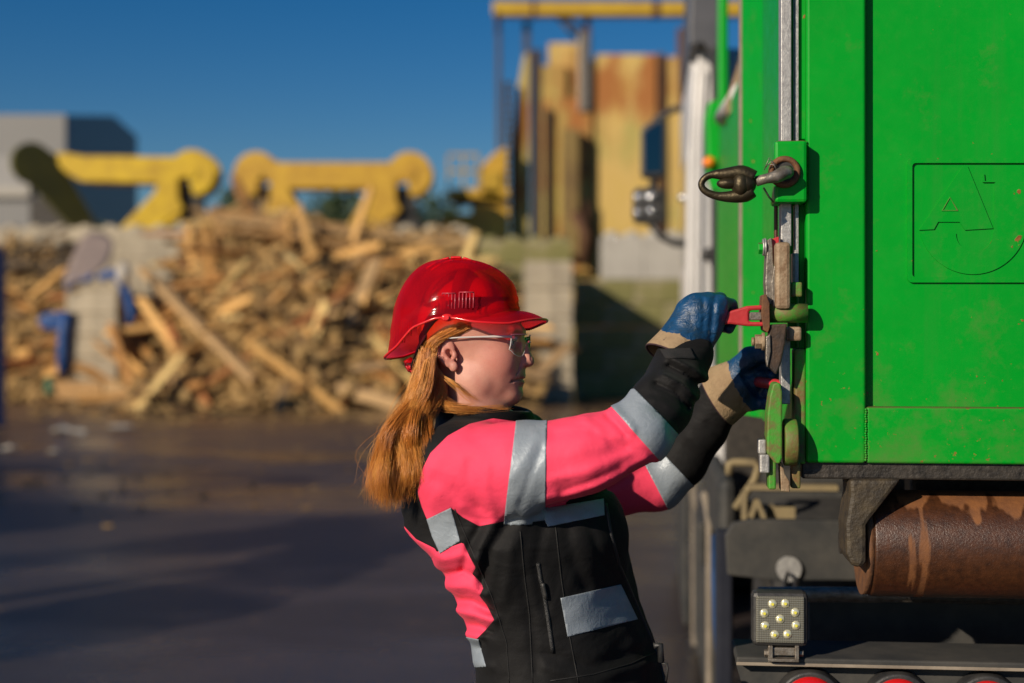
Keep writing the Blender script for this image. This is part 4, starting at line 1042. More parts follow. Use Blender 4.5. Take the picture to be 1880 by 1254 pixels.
# ================================================================ PERSON
def smin(a, b, k):
    h = np.clip(.5+.5*(b-a)/k, 0, 1); return b+(a-b)*h-k*h*(1-h)
def smax(a, b, k): return -smin(-a, -b, k)
class Grid:
    def __init__(s, lo, hi, h):
        s.lo = np.array(lo, float); s.h = h; s.n = np.ceil((np.array(hi)-s.lo)/h).astype(int)+1
        ax = [(s.lo[i]+h*np.arange(s.n[i])).astype(np.float32) for i in range(3)]
        s.X, s.Y, s.Z = np.meshgrid(*ax, indexing='ij')
def cone(g, a, b, ra, rb, want_t=False):
    a = np.array(a, float); b = np.array(b, float); d = b-a; L2 = d@d
    px, py, pz = g.X-a[0], g.Y-a[1], g.Z-a[2]
    t = np.clip((px*d[0]+py*d[1]+pz*d[2])/L2, 0, 1)
    q = np.sqrt((px-t*d[0])**2+(py-t*d[1])**2+(pz-t*d[2])**2)-(ra+(rb-ra)*t)
    return (q, t) if want_t else q
def chain(g, pts, rs, k=.015):
    f = None
    for i in range(len(pts)-1):
        c = cone(g, pts[i], pts[i+1], rs[i], rs[i+1]); f = c if f is None else smin(f, c, k)
    return f
def ellip(g, c, r, Rm=None):
    px, py, pz = g.X-c[0], g.Y-c[1], g.Z-c[2]
    if Rm is not None:
        Rm = np.array(Rm); px, py, pz = (Rm[0, 0]*px+Rm[1, 0]*py+Rm[2, 0]*pz, Rm[0, 1]*px+Rm[1, 1]*py+Rm[2, 1]*pz, Rm[0, 2]*px+Rm[1, 2]*py+Rm[2, 2]*pz)
    k0 = np.sqrt((px/r[0])**2+(py/r[1])**2+(pz/r[2])**2); k1 = np.sqrt((px/r[0]**2)**2+(py/r[1]**2)**2+(pz/r[2]**2)**2)+1e-9
    return k0*(k0-1)/k1
def nets(F, g):
    """surface nets: vertices and quads of the zero set of F"""
    s = F < 0; nx, ny, nz = F.shape
    acc = np.zeros((nx-1, ny-1, nz-1, 3), np.float32); cnt = np.zeros((nx-1, ny-1, nz-1), np.float32)
    I, J, K = np.nonzero(np.ones((0, 0, 0)))
    faces = []
    mats = []
    for ax in range(3):
        sl0 = [slice(None)]*3; sl1 = [slice(None)]*3; sl0[ax] = slice(0, -1); sl1[ax] = slice(1, None)
        a = F[tuple(sl0)]; b = F[tuple(sl1)]; cr = (a < 0) != (b < 0)
        idx = np.argwhere(cr)
        av = a[cr]; bv = b[cr]; t = av/(av-bv)
        pos = idx.astype(np.float32); pos[:, ax] += t
        o = [i for i in range(3) if i != ax]
        for d0 in (0, -1):
            for d1 in (0, -1):
                c = idx.copy(); c[:, o[0]] += d0; c[:, o[1]] += d1
                ok = (c[:, o[0]] >= 0) & (c[:, o[1]] >= 0) & (c[:, o[0]] < F.shape[o[0]]-1) & (c[:, o[1]] < F.shape[o[1]]-1)
                cc = c[ok]; np.add.at(acc, (cc[:, 0], cc[:, 1], cc[:, 2]), pos[ok]); np.add.at(cnt, (cc[:, 0], cc[:, 1], cc[:, 2]), 1)
        mats.append((ax, idx, av < 0))
    has = cnt > 0; vid = -np.ones(cnt.shape, np.int64); vid[has] = np.arange(has.sum())
    V = acc[has]/cnt[has][:, None]*g.h+g.lo
    for ax, idx, neg in mats:
        o = [(1, 2), (2, 0), (0, 1)][ax]
        ok = (idx[:, o[0]] >= 1) & (idx[:, o[1]] >= 1) & (idx[:, o[0]] < F.shape[o[0]]-1) & (idx[:, o[1]] < F.shape[o[1]]-1)
        i = idx[ok]; ng = neg[ok]
        def at(d0, d1):
            c = i.copy(); c[:, o[0]] += d0; c[:, o[1]] += d1; return vid[c[:, 0], c[:, 1], c[:, 2]]
        q = np.stack([at(-1, -1), at(0, -1), at(0, 0), at(-1, 0)], 1)
        q[~ng] = q[~ng][:, ::-1]; faces.append(q)
    return V, np.concatenate(faces)
def set_attr(o, name, vals):
    a = o.data.attributes.new(name, 'FLOAT', 'POINT'); a.data.foreach_set("value", np.asarray(vals, np.float32))
def sdpoly(px, py, poly):
    """signed distance (photo pixels), positive inside"""
    P_ = np.array(poly, float); n = len(P_); d = np.full(px.shape, 1e9); ins = np.zeros(px.shape, bool)
    for i in range(n):
        a = P_[i]; b = P_[(i+1) % n]; e = b-a; wx = px-a[0]; wy = py-a[1]
        t = np.clip((wx*e[0]+wy*e[1])/(e@e+1e-9), 0, 1); d = np.minimum(d, np.hypot(wx-e[0]*t, wy-e[1]*t))
        c = (a[1] > py) != (b[1] > py)
        ins ^= c & (px < (b[0]-a[0])*(py-a[1])/(b[1]-a[1]+1e-12)+a[0])
    return np.where(ins, d, -d)
def sdline(px, py, pts):
    d = np.full(px.shape, 1e9, np.float32)
    for i in range(len(pts)-1):
        a = np.array(pts[i], float); e = np.array(pts[i+1], float)-a; wx = px-a[0]; wy = py-a[1]
        t = np.clip((wx*e[0]+wy*e[1])/(e@e), 0, 1); d = np.minimum(d, np.hypot(wx-e[0]*t, wy-e[1]*t))
    return d
def q3(px, py, Y): return np.array(P(px, py, Y))

# ---------------------------------------------------------------- head (built in photo-sized units about the ear, then placed)
YH = 2.62; HS = YH/FPX                     # one unit is a millimetre or so
HC = P(860, 640, YH)
YAW = R(-12)                                # face turned a little towards the camera
HM = Matrix.Translation(HC) @ Matrix.Rotation(YAW, 4, 'Z') @ Matrix.Rotation(R(-3.5), 4, 'X') @ Matrix.Scale(HS, 4)
g = Grid((-112, -92, -190), (136, 92, 142), 1.7)
def LR(fn):   # mirrored pair
    return np.minimum(fn(1), fn(-1))
cran = ellip(g, (3, 0, 42), (94, 76, 86))
face = ellip(g, (40, 0, -20), (62, 62, 66))
jaw = ellip(g, (44, 0, -58), (56, 53, 42))
F = smin(smin(cran, face, 20), jaw, 18)
F = smin(F, ellip(g, (81, 0, -82), (21, 27, 20)), 14)                        # chin
F = smin(F, LR(lambda s: ellip(g, (62, 33*s, -22), (31, 25, 30))), 22)       # cheeks
F = smin(F, LR(lambda s: ellip(g, (20, 50*s, -62), (28, 16, 26))), 20)       # jaw angle
F = smin(F, ellip(g, (79.5, 0, -47), (23.5, 33, 30)), 14)                        # muzzle
F = smin(F, chain(g, [(88, -30, 29), (95, -12, 31), (95, 12, 31), (88, 30, 29)], [8, 9, 9, 8], 4), 10)
F = smax(F, -LR(lambda s: ellip(g, (99, 31*s, 12), (15, 17, 12))), 9)        # eye sockets
ball = LR(lambda s: ellip(g, (78, 31*s, 11), (13.2, 13.2, 13.2)))
F = smin(F, ball, 2.0)
F = smin(F, LR(lambda s: chain(g, [(86, 20*s, 12), (91, 30*s, 18), (83, 42*s, 13)], [2.6, 3.4, 2.4], 3)), 4)   # upper lid
F = smin(F, LR(lambda s: chain(g, [(87, 20*s, 9), (89, 30*s, 4), (82, 42*s, 9)], [2.2, 2.6, 2.], 3)), 4)
nose = chain(g, [(95, 0, 24), (104, 0, 2), (111.5, 0, -20)], [6.5, 7.5, 10.2], 8)
nose = smin(nose, ellip(g, (112.5, 0, -23.5), (10.2, 10.5, 8.8)), 5)
nose = smin(nose, LR(lambda s: ellip(g, (102, 11.5*s, -26), (10, 6.5, 7.5))), 6)
nose = smin(nose, ellip(g, (102, 0, -29), (10, 7, 5)), 5)
F = smin(F, nose, 7)
F = smax(F, -LR(lambda s: ellip(g, (107, 6.5*s, -33), (5, 3.2, 4))), 2)
F = smax(F, -LR(lambda s: chain(g, [(105, 16.5*s, -22), (101, 20*s, -32), (95, 28*s, -46)], [1.6, 2.0, 1.4], 2)), 5)   # nasolabial
F = smax(F, -chain(g, [(108, 0, -36), (107, 0, -44)], [2.0, 2.4], 2), 4)       # philtrum
lip_u = chain(g, [(90, -24, -54.8), (96, -13, -51.5), (99.3, -4, -49.5), (99.3, 4, -49.5), (96, 13, -51.5), (90, 24, -54.8)], [2.6, 4.6, 5.4, 5.4, 4.6, 2.6], 3)
lip_l = chain(g, [(88, -22, -57.5), (94, -12, -60.5), (97, -4, -62), (97, 4, -62), (94, 12, -60.5), (88, 22, -57.5)], [2.2, 4.8, 5.8, 5.8, 4.8, 2.2], 3)
F = smin(F, lip_u, 4.5); F = smin(F, lip_l, 4.5)
mouth = chain(g, [(83, -34.5, -60), (88.5, -31.5, -58), (95, -25, -55.8), (101, -14, -55.2), (105, 0, -55.2), (101, 14, -55.2), (95, 25, -55.8), (88.5, 31.5, -58), (83, 34.5, -60)], [2.8, 3.0, 2.5, 2.2, 2.1, 2.2, 2.5, 3.0, 2.8], 2)
F = smax(F, -mouth, 3.0)
F = smax(F, -chain(g, [(103, -11, -70), (106, 0, -69.5), (103, 11, -70)], [2.5, 3.2, 2.5], 3), 8)
# ears
def ear(s):
    e = Matrix.Rotation(R(-16), 3, 'Y') @ Matrix.Rotation(R(0), 3, 'X')
    def T(x, y, z):
        v = e @ Vector((x, 0, z)); return (-17+v.x, s*(69.5+.62*y-.06*v.x), -13+v.z)
    outer = [T(4, 2, 17), T(-1, 5, 27.5), T(-10, 8, 29), T(-17, 10, 20), T(-18, 11, 6), T(-14, 10, -8), T(-7, 8, -19)]
    helix = chain(g, outer, [3.0, 3.2, 3.4, 3.6, 3.4, 3.2, 3.2], 2.5)
    lobe = ellip(g, T(1, 6, -23), (8.0, 4.2, 9.5))
    plate = ellip(g, T(-4, 3, 4), (15.5, 6.0, 25))
    anti = chain(g, [T(-6, 6.5, 19), T(-9, 8, 6), T(-5, 8, -8), T(1, 7, -13)], [2.4, 3.2, 3.2, 2.6], 2.5)
    tragus = ellip(g, T(9, 5, -5), (4.0, 4.2, 7))
    f = smin(helix, plate, 5); f = smax(f, -ellip(g, T(-1.5, 11, -2), (7.5, 9, 11)), 2.5)
    f = smax(f, -chain(g, [T(-12, 12, 19), T(-14.5, 13, 4)], [2.6, 2.4], 2), 3)
    f = smin(f, smin(anti, smin(lobe, tragus, 4), 3), 3)
    return f
F = smin(F, np.minimum(ear(1), ear(-1)), 4)
# neck
F = smin(F, chain(g, [(-6, 0, -50), (18, 0, -120), (30, 0, -190)], [53, 54, 60], 20), 22)
V, Q = nets(F, g)
keep = V[:, 2] > -186
V0 = V.copy()
Vw = np.array([HM @ Vector(v) for v in V])
# skin attributes
def gauss(x, y, z, c, r): return np.exp(-((x-c[0])**2/r[0]**2+(np.abs(y)-c[1])**2/r[1]**2+(z-c[2])**2/r[2]**2))
vx, vy, vz = V.T
lipm = np.maximum(np.exp(-((vz+50.5)/4.2)**4), np.exp(-((vz+61.5)/5.2)**4))*(np.abs(vy) < 23)*np.clip((vx-86)/5, 0, 1)
lipm *= np.clip((24-np.abs(vy))/6, 0, 1)*(vx < 106)
flush = gauss(vx, vy, vz, (66, 48, -22), (36, 24, 30))*1.1+gauss(vx, vy, vz, (116, 0, -24), (12, 12, 10))*.9+gauss(vx, vy, vz, (-22, 78, -10), (22, 16, 30))*1.0+gauss(vx, vy, vz, (90, 10, -85), (22, 20, 14))*.35
eyem = np.exp(-((np.sqrt((vx-78)**2+(np.abs(vy)-31)**2+(vz-11)**2)-13.2)/1.1)**2)*(vx > 84)*(vz < 15.5)*(vz > 6)
irism = eyem*(np.hypot(np.abs(vy)-30, vz-11) < 5.5)
browm = np.exp(-((vz-27-.08*np.abs(vy))/3.4)**2)*np.clip((vx-74)/8, 0, 1)*np.clip((np.abs(vy)-10)/6, 0, 1)*np.clip((50-np.abs(vy))/8, 0, 1)
# coarse body under the clothes
FD = np.array([math.cos(R(35)), -math.sin(R(35)), 0]); SD = np.array([math.sin(R(35)), math.cos(R(35)), 0])   # her front, her left
HIPc = q3(1056, 1330, 2.65)
gb = Grid((-.36, 2.18, -.02), (.52, 3.0, 1.50), .016)
NB = q3(893, 815, 2.64)
shN, elN, wrN = q3(845, 868, 2.52), q3(1178, 800, 2.44), q3(1266, 632, 2.585)
shF, elF, wrF = q3(1020, 865, 2.80), q3(1206, 886, 2.862), q3(1345, 715, 2.80)
chest = q3(945, 930, 2.65); waist = q3(1018, 1130, 2.65)
Fb = chain(gb, [NB, chest, waist, HIPc], [.07, .125, .11, .13], .06)
Fb = smin(Fb, chain(gb, [shN, NB, shF], [.055, .065, .055], .03), .03)
Fb = smin(Fb, chain(gb, [shN, elN, wrN], [.05, .036, .026], .02), .03); Fb = smin(Fb, chain(gb, [shF, elF, q3(1250, 843, 2.86), q3(1292, 783, 2.84), wrF], [.045, .03, .028, .026, .022], .02), .03)
hN, hF = HIPc-SD*.085, HIPc+SD*.085
ftN, ftF = np.array([hN[0]+.20, hN[1]-.05, .10]), np.array([hF[0]+.34, hF[1]+.06, .10])
knN, knF = (hN+ftN)/2+FD*.07, (hF+ftF)/2+FD*.06
for h_, k_, f_ in ((hN, knN, ftN), (hF, knF, ftF)):
    Fb = smin(Fb, chain(gb, [h_, k_, f_], [.085, .055, .04], .03), .05)
    Fb = smin(Fb, cone(gb, f_+np.array([0, 0, -.05]), f_+FD*.14+np.array([0, 0, -.06]), .035, .03), .02)
Vb, Qb = nets(Fb, gb)
nV = len(Vw)
mb_v = np.concatenate([Vw, Vb]); mb_f = np.concatenate([Q, Qb+nV])
def skin_mat():
    n = N("freckled_fair_skin")
    f = n.noise(38, 6, .7); base = n.ramp(f, (.3, (.60, .31, .225)), (.55, (.55, .265, .195)), (.75, (.52, .22, .165)))
    col = n.mix(n.math('MULTIPLY', n.attr("flush"), .62), base, (.56, .165, .125))
    fr = n.noise(420, 2, .5); frk = n.ramp(fr, (.64, 0.), (.72, .4)); col = n.mix(frk, col, (.40, .18, .10))
    col = n.mix(n.attr("lip"), col, (.46, .15, .13)); col = n.mix(n.math('MULTIPLY', n.attr("brow"), .75), col, (.30, .13, .05))
    col = n.mix(n.attr("eye"), col, (.62, .56, .52)); col = n.mix(n.attr("iris"), col, (.05, .06, .05))
    ro = n.mix(n.attr("eye"), (.47,)*3, (.1,)*3)
    m = n.set(col, ro, 0, n.bump(n.noise(620, 3, .7), .35, .001, n.bump(n.noise(90, 4, .6), .18, .002)), Subsurface_Weight=.12, Subsurface_Radius=(1., .35, .2), Subsurface_Scale=.006)
    n.b.inputs["Specular IOR Level"].default_value = .35
    return m
person = npmesh("person", mb_v, mb_f, skin_mat())
tag(person, "red-haired woman in a pink and black jacket and red hard hat, pulling a lever", "person")
z0 = np.zeros(len(Vb))
for nm, a in (("lip", lipm), ("flush", flush), ("eye", eyem), ("iris", irism), ("brow", browm)): set_attr(person, nm, np.concatenate([a, z0]))
head_bvh = BVHTree.FromPolygons([Vector(v) for v in Vw], [tuple(q) for q in Q])

# ---------------------------------------------------------------- jacket
gj = Grid((-.30, 2.24, .74), (.46, 3.02, 1.545), .0042)
st = [(790, 893, .080, .100), (812, 893, .105, .130), (840, 900, .132, .160), (880, 915, .165, .190), (930, 931, .186, .215), (975, 950, .186, .22), (1010, 972, .168, .215), (1060, 995, .158, .205), (1110, 1012, .152, .20), (1160, 1029, .152, .20), (1210, 1043, .155, .205), (1260, 1052, .16, .21), (1330, 1056, .168, .215), (1440, 1062, .172, .22)]
st = np.array(st); zz = EYE-(st[:, 0]-HY)/FPX*2.65
def itp(k): return np.interp(gj.Z, zz[::-1], k[::-1]).astype(np.float32)
cx = itp((st[:, 1]-CX)/FPX*2.65); aa = itp(st[:, 2]); bb = itp(st[:, 3])
dx, dy = gj.X-cx, gj.Y-2.65
fu = dx*FD[0]+dy*FD[1]; su = dx*SD[0]+dy*SD[1]
k0 = np.sqrt((fu/aa)**2+(su/bb)**2); k1 = np.sqrt((fu/aa**2)**2+(su/bb**2)**2)+1e-6
T = k0*(k0-1)/k1*.9
T = smax(T, gj.Z-float(P(0, 772, 2.65).z), .03)
T = smax(T, float(P(0, 1345, 2.65).z)-gj.Z, .012)
T = smin(T, LR(lambda s: ellip(gj, q3(1012, 958, 2.65)+SD*.075*s+FD*.06, (.085, .085, .085))) if False else ellip(gj, q3(1000, 965, 2.65)+FD*.07, (.085, .12, .10)), .05)
armN = [q3(842, 866, 2.51), q3(950, 862, 2.465), q3(1075, 838, 2.44), q3(1172, 796, 2.44)]
foreN = [q3(1172, 796, 2.44), q3(1212, 745, 2.475), q3(1240, 695, 2.53), q3(1258, 650, 2.572)]
armF = [q3(1020, 868, 2.80), q3(1110, 885, 2.85), q3(1208, 888, 2.86)]
foreF = [q3(1208, 888, 2.86), q3(1248, 845, 2.86), q3(1290, 785, 2.84), q3(1322, 735, 2.818)]
AN = chain(gj, armN, [.083, .077, .066, .056], .02); BN = chain(gj, foreN, [.0545, .053, .049, .050], .012)
AF = chain(gj, armF, [.085, .068, .050], .02); BF = chain(gj, foreF, [.051, .054, .050, .047], .012)
T = smin(T, chain(gj, [q3(842, 862, 2.52), q3(893, 806, 2.64), q3(1015, 862, 2.79)], [.078, .066, .078], .03), .045)
arms = np.minimum(smin(AN, BN, .016), smin(AF, BF, .016))
J = smin(T, arms, .022)
# folds: (points in the photo, depth in mm, half-width in px, only on the near side)
pxg = CX+gj.X/gj.Y*FPX; pyg = HY-(gj.Z-EYE)/gj.Y*FPX
near = np.clip((2.62-gj.Y+ (gj.X>.12)*.2)/.05, 0, 1)
folds = [([(1000, 932), (1060, 918), (1130, 892), (1196, 852)], -5.5, 6), ([(1005, 918), (1090, 893), (1185, 842)], 3.5, 10), ([(1116, 764), (1134, 780), (1150, 798)], -4, 6), ([(1128, 752), (1146, 772), (1162, 790)], 3.5, 8),
 ([(1040, 855), (1100, 838), (1160, 812)], -2.2, 14), ([(1015, 880), (1080, 866), (1150, 836)], 2.4, 9), ([(1030, 905), (1090, 884), (1140, 862)], -3, 7), ([(880, 930), (860, 890), (862, 850)], -2.2, 9), ([(905, 940), (890, 900), (895, 860)], 2, 9), ([(1090, 792), (1120, 812), (1150, 822)], -2.4, 8), ([(1075, 770), (1100, 792), (1112, 815)], 1.8, 8), ([(1020, 800), (1070, 786), (1110, 782)], -2., 12), ([(955, 925), (975, 870), (995, 825)], -1.8, 7), ([(940, 880), (965, 845), (985, 800)], 1.6, 9),
 ([(870, 800), (905, 840), (915, 900)], -1.6, 16), ([(800, 880), (840, 905), (880, 950)], -2.5, 12), ([(850, 930), (890, 950), (935, 948)], 2.5, 9),
 ([(1192, 742), (1222, 768), (1233, 800)], -1.6, 6), ([(1300, 780), (1320, 800), (1330, 812)], -4, 6), ([(1262, 800), (1290, 826), (1306, 838)], 4, 7), ([(1255, 820), (1278, 842), (1290, 852)], -4, 6), ([(1205, 705), (1240, 722), (1262, 748)], -7, 6), ([(1217, 688), (1252, 704), (1280, 730)], 6, 6), ([(1228, 672), (1262, 690), (1290, 712)], -8, 6), ([(1230, 655), (1270, 675), (1298, 695)], 6, 6),
 ([(1192, 733), (1216, 738), (1246, 762)], 2.5, 7),
 ([(880, 968), (862, 1000), (850, 1045)], -4, 7), ([(905, 962), (880, 1010), (872, 1060)], 3.5, 9), ([(935, 955), (900, 1010), (885, 1080)], -4, 9), ([(965, 950), (940, 1010), (925, 1100)], 2.5, 12), ([(998, 960), (985, 1030), (1000, 1120)], -2.5, 10),
 ([(1040, 965), (1050, 1020), (1075, 1080)], -2.5, 12), ([(1080, 955), (1105, 1030), (1140, 1080)], -2.2, 9), ([(960, 1060), (975, 1140), (985, 1230)], -2.2, 10), ([(1000, 1200), (1080, 1225), (1190, 1190)], -2.5, 10), ([(1000, 1225), (1090, 1250), (1200, 1215)], 2.5, 9),
 ([(800, 1030), (850, 1020), (878, 1028)], 5, 10), ([(810, 1056), (850, 1050), (884, 1062)], -7, 8), ([(820, 1078), (862, 1078), (892, 1092)], 5, 9), ([(828, 1100), (868, 1104), (902, 1122)], -7, 8), ([(835, 1122), (872, 1130), (908, 1140)], 5.5, 9), ([(842, 1144), (880, 1150), (905, 1160)], -6, 8), ([(848, 1165), (880, 1172)], 5, 9), ([(855, 1185), (885, 1190)], -4, 8), ([(868, 1215), (900, 1225)], 3, 9),
 ([(730, 960), (770, 1000), (800, 1018)], 4, 10), ([(745, 990), (790, 1030)], -6, 10)]
for pts, dep, wd in folds:
    J = J - (dep*.0014*np.exp(-(sdline(pxg, pyg, pts)/wd)**2)*near).astype(np.float32)
# soft irregularity of cloth
w_ = np.zeros_like(gj.X)
for k in range(9):
    fr = RNG.normal(size=3)*(26 if k < 5 else 60); w_ += np.sin(gj.X*fr[0]+gj.Y*fr[1]+gj.Z*fr[2]+RNG.uniform(0, 6))*(.0007 if k < 5 else .00035)
J = J+w_
# collar: a standing band round the neck, open at the top
ca, cb = q3(896, 800, 2.645), q3(884, 738, 2.63)
def ctube(r0, r1):
    d = cb-ca; t = np.clip(((gj.X-ca[0])*d[0]+(gj.Y-ca[1])*d[1]+(gj.Z-ca[2])*d[2])/(d@d), -.3, 1.6)
    x = gj.X-(ca[0]+t*d[0]); y = gj.Y-(ca[1]+t*d[1]); f_ = x*FD[0]+y*FD[1]; s_ = x*SD[0]+y*SD[1]
    return np.sqrt((f_/1.10)**2+(s_/.98)**2)-(r0+(r1-r0)*t)
topz = ca[2]+(.058+.010*np.clip(-(gj.X-ca[0])/.08, -1.2, 1)) 
col_o = smax(smax(ctube(.083, .083), gj.Z-topz, .006), ca[2]-.03-gj.Z, .01)
C = smax(col_o, -ctube(.074, .074), .004)
J = smin(smax(J, -smax(ctube(.066, .072), ca[2]-.02-gj.Z, .01), .01), C, .012)
# wrist openings
Vj, Qj = nets(J, gj)
px, py = pxof(Vj)
def near_seg(Vv, a, b):
    d = b-a; t = np.clip(((Vv-a)@d)/(d@d), 0, 1); return np.linalg.norm(Vv-a-t[:, None]*d, axis=1), t
def chain_d(Vv, pts): return np.min([near_seg(Vv, pts[i], pts[i+1])[0] for i in range(len(pts)-1)], axis=0)
dAN = np.minimum(chain_d(Vj, armN), chain_d(Vj, foreN)); dAF = np.minimum(chain_d(Vj, armF), chain_d(Vj, foreF))
sV = (Vj[:, 1]-2.65)*SD[1]+(Vj[:, 0]-np.interp(Vj[:, 2], zz[::-1], ((st[:, 1]-CX)/FPX*2.65)[::-1]))*SD[0]
sleeve = [(962, 775), (935, 772), (905, 768), (862, 778), (822, 800), (790, 832), (772, 868), (767, 905), (774, 930), (784, 954), (828, 932), (850, 950), (880, 966), (930, 956), (1000, 950), (1110, 918), (1200, 872), (1240, 830), (1190, 770), (1140, 730), (1060, 752), (1000, 767)]
strip = [(800, 1014), (850, 996), (862, 1022), (873, 1042), (867, 1054), (884, 1072), (887, 1080), (880, 1094), (893, 1110), (907, 1138), (890, 1158), (872, 1176), (800, 1176), (760, 1080)]
edge = [(705, 905), (722, 932), (738, 962), (764, 990), (800, 1008), (800, 1025), (765, 1020), (700, 980)]
def pl(a, b, x, y):   # signed px distance left/right of a line a->b
    e = np.array(b, float)-a; L = np.hypot(*e); return ((x-a[0])*e[1]-(y-a[1])*e[0])/L
isN = (dAN < .10) & (Vj[:, 1] < 2.70); isF = (dAF < .10) & (Vj[:, 1] > 2.70)
s_near = sdpoly(px, py, sleeve)
elbow_line = pl((1128, 750), (1212, 838), px, py)          # positive beyond upper right
s_near = np.minimum(s_near, np.where(px > 1050, -elbow_line, 99)); s_near = np.minimum(s_near, np.where(px > 965, (.098-dAN)*1000, 99))
pk = np.where(Vj[:, 1] < 2.72, np.maximum(s_near, np.maximum(sdpoly(px, py, strip), sdpoly(px, py, edge))), -50)
# hidden rear of the near sleeve and all of the far sleeve
far_band = pl((1186, 856), (1226, 922), px, py)
front_far = (sV > .05)
pk = np.where(isF & (sV > .0) & (px > 1100), np.minimum(-far_band, dAF*0+40), pk)
pk = np.where((Vj[:, 1] > 2.72) & (px <= 1100), np.minimum(dAF*0+30, (.105-dAF)*1000)-np.clip(1030-px, 0, 60), pk)
def jacket_mat():
    n = N("softshell_jacket")
    mr = n.n("ShaderNodeMapRange"); mr.inputs[1].default_value = -.35; mr.inputs[2].default_value = .35; n.l(n.attr("pink"), mr.inputs[0])
    wv = n.noise(900, 2, .5); big = n.noise(7, 4, .6)
    blk = n.ramp(big, (.3, (.0042, .004, .0042)), (.7, (.007, .0066, .0068)))
    lint = n.ramp(n.noise(160, 3, .7), (.72, 0.), (.8, .35)); blk = n.mix(n.math('MULTIPLY', lint, .5), blk, (.05, .045, .042))
    pnk = n.ramp(big, (.3, (.95, .068, .142)), (.7, (.88, .055, .122)))
    dirt = n.ramp(n.noise(11, 6, .65), (.62, 0.), (.85, .25)); pnk = n.mix(dirt, pnk, (.5, .06, .08))
    col = n.mix(mr.outputs[0], blk, pnk)
    seam = n.math('ABSOLUTE', n.attr("pink")); sb = n.ramp(n.math('MULTIPLY', seam, .2), (0, 0.), (.5, 1.))
    nm = n.bump(wv, .14, .0012); nm = n.bump(sb, .35, .0015, nm); nm = n.bump(n.noise(45, 5, .6, None, None, .6), .32, .004, nm); nm = n.bump(n.noise(7, 2, .5, (1, 1, 1.7), None, 1.6), .30, .016, nm)
    m = n.set(col, .72, 0, nm, Sheen_Weight=.03, Sheen_Roughness=.5)
    n.b.inputs["Specular IOR Level"].default_value = .25
    return m
JM = jacket_mat()
jacket = npmesh("jacket", Vj, Qj, JM, person)
set_attr(jacket, "pink", pk)
jac_bvh = BVHTree.FromPolygons([Vector(v) for v in Vj], [tuple(q) for q in Qj])
# --- reflective tape: strips cut from the jacket's own surface, lying on it
def tape_mat():
    n = N("grey_reflective_tape")
    big = n.noise(30, 4, .6); col = n.ramp(big, (.3, (.25, .29, .33)), (.7, (.31, .35, .39)))
    nm = n.bump(n.noise(1100, 2, .5), .15, .0008); nm = n.bump(n.noise(60, 5, .6, None, None, 1.), .45, .003, nm)
    return n.set(col, .45, .12, nm)
TM = tape_mat()
def plane_px(a, b, Y):
    A = P(a[0], a[1], Y); B = P(b[0], b[1], Y); C_ = Vector((0, 0, EYE))
    nrm = (A-C_).cross(B-C_).normalized(); return A, nrm          # the plane of sight through the drawn line
def tape(name, quad, mask, lift=.0014):
    """quad: photo points in order; keeps what lies inside all its edges and inside mask"""
    ctr = np.mean(np.array(quad), 0)
    fc = Vj[Qj].mean(1); fx, fy = pxof(fc)
    sel = mask(fc) & (sdpoly(fx, fy, quad) > -9)
    bm = bmesh.new(); ids = np.unique(Qj[sel]); mp = {int(i): bm.verts.new(Vj[i]) for i in ids}
    for q in Qj[sel]: bm.faces.new([mp[int(i)] for i in q])
    for i in range(len(quad)):
        A, nrm = plane_px(quad[i], quad[(i+1) % len(quad)], 2.5)
        c3 = P(ctr[0], ctr[1], 2.5)
        if (c3-A).dot(nrm) > 0: nrm = -nrm
        bmesh.ops.bisect_plane(bm, geom=bm.verts[:]+bm.edges[:]+bm.faces[:], plane_co=A, plane_no=nrm, clear_outer=True, dist=1e-6)
    bm.normal_update()
    cen = {v: v.normal.copy() for v in bm.verts}
    for v, nn in cen.items(): v.co += nn*lift
    me = bpy.data.meshes.new(name); bm.to_mesh(me); bm.free()
    me.polygons.foreach_set("use_smooth", [True]*len(me.polygons))
    o = bpy.data.objects.new(name, me); COL.objects.link(o); o.parent = jacket; me.materials.append(TM)
    sd = o.modifiers.new("thick", 'SOLIDIFY'); sd.thickness = .0016; sd.offset = -1
    return o
def m_near(fc): return (np.minimum(chain_d(fc, armN), chain_d(fc, foreN)) < .098) & (fc[:, 1] < 2.66)
def m_far(fc): return (np.minimum(chain_d(fc, armF), chain_d(fc, foreF)) < .085) & (fc[:, 1] > 2.70)
tape("reflective_strip", [(954, 720), (923, 975), (1000, 975), (1005, 720)], lambda fc: m_near(fc) & (chain_d(fc, armN) < .095))
tape("reflective_strip", [(1105, 727), (1212, 847), (1264, 817), (1165, 714)], m_near)
tape("reflective_strip", [(1178, 842), (1228, 938), (1296, 915), (1211, 826)], m_far)
def m_body(fc): return (fc[:, 1] < 2.62) & (chain_d(fc, armN) > .088)
def m_any(fc): return fc[:, 1] < 2.66
tape("reflective_strip", [(784, 953), (828, 932), (836, 960), (845, 993), (808, 1016), (794, 985)], m_any)
tape("reflective_strip", [(840, 1166), (879, 1174), (893, 1224), (840, 1226)], m_any)
tape("reflective_strip", [(990, 936), (1108, 916), (1109, 946), (1006, 967)], lambda fc: fc[:, 1] < 2.60)
tape("reflective_strip", [(1029, 1098), (1139, 1073), (1170, 1137), (1042, 1169)], lambda fc: fc[:, 1] < 2.66)
def on_jacket(x, y, lift=.002, bvh=None):
    o_ = Vector((0, 0, EYE)); d = (P(x, y, 2.5)-o_).normalized(); h = (bvh or jac_bvh).ray_cast(o_, d)
    return (h[0]+h[1]*lift) if h[0] else P(x, y, 2.5)
zipm = simple("black_zip", (.012, .012, .013), (.03, .03, .03), 400, .4, 0, .5, 900)
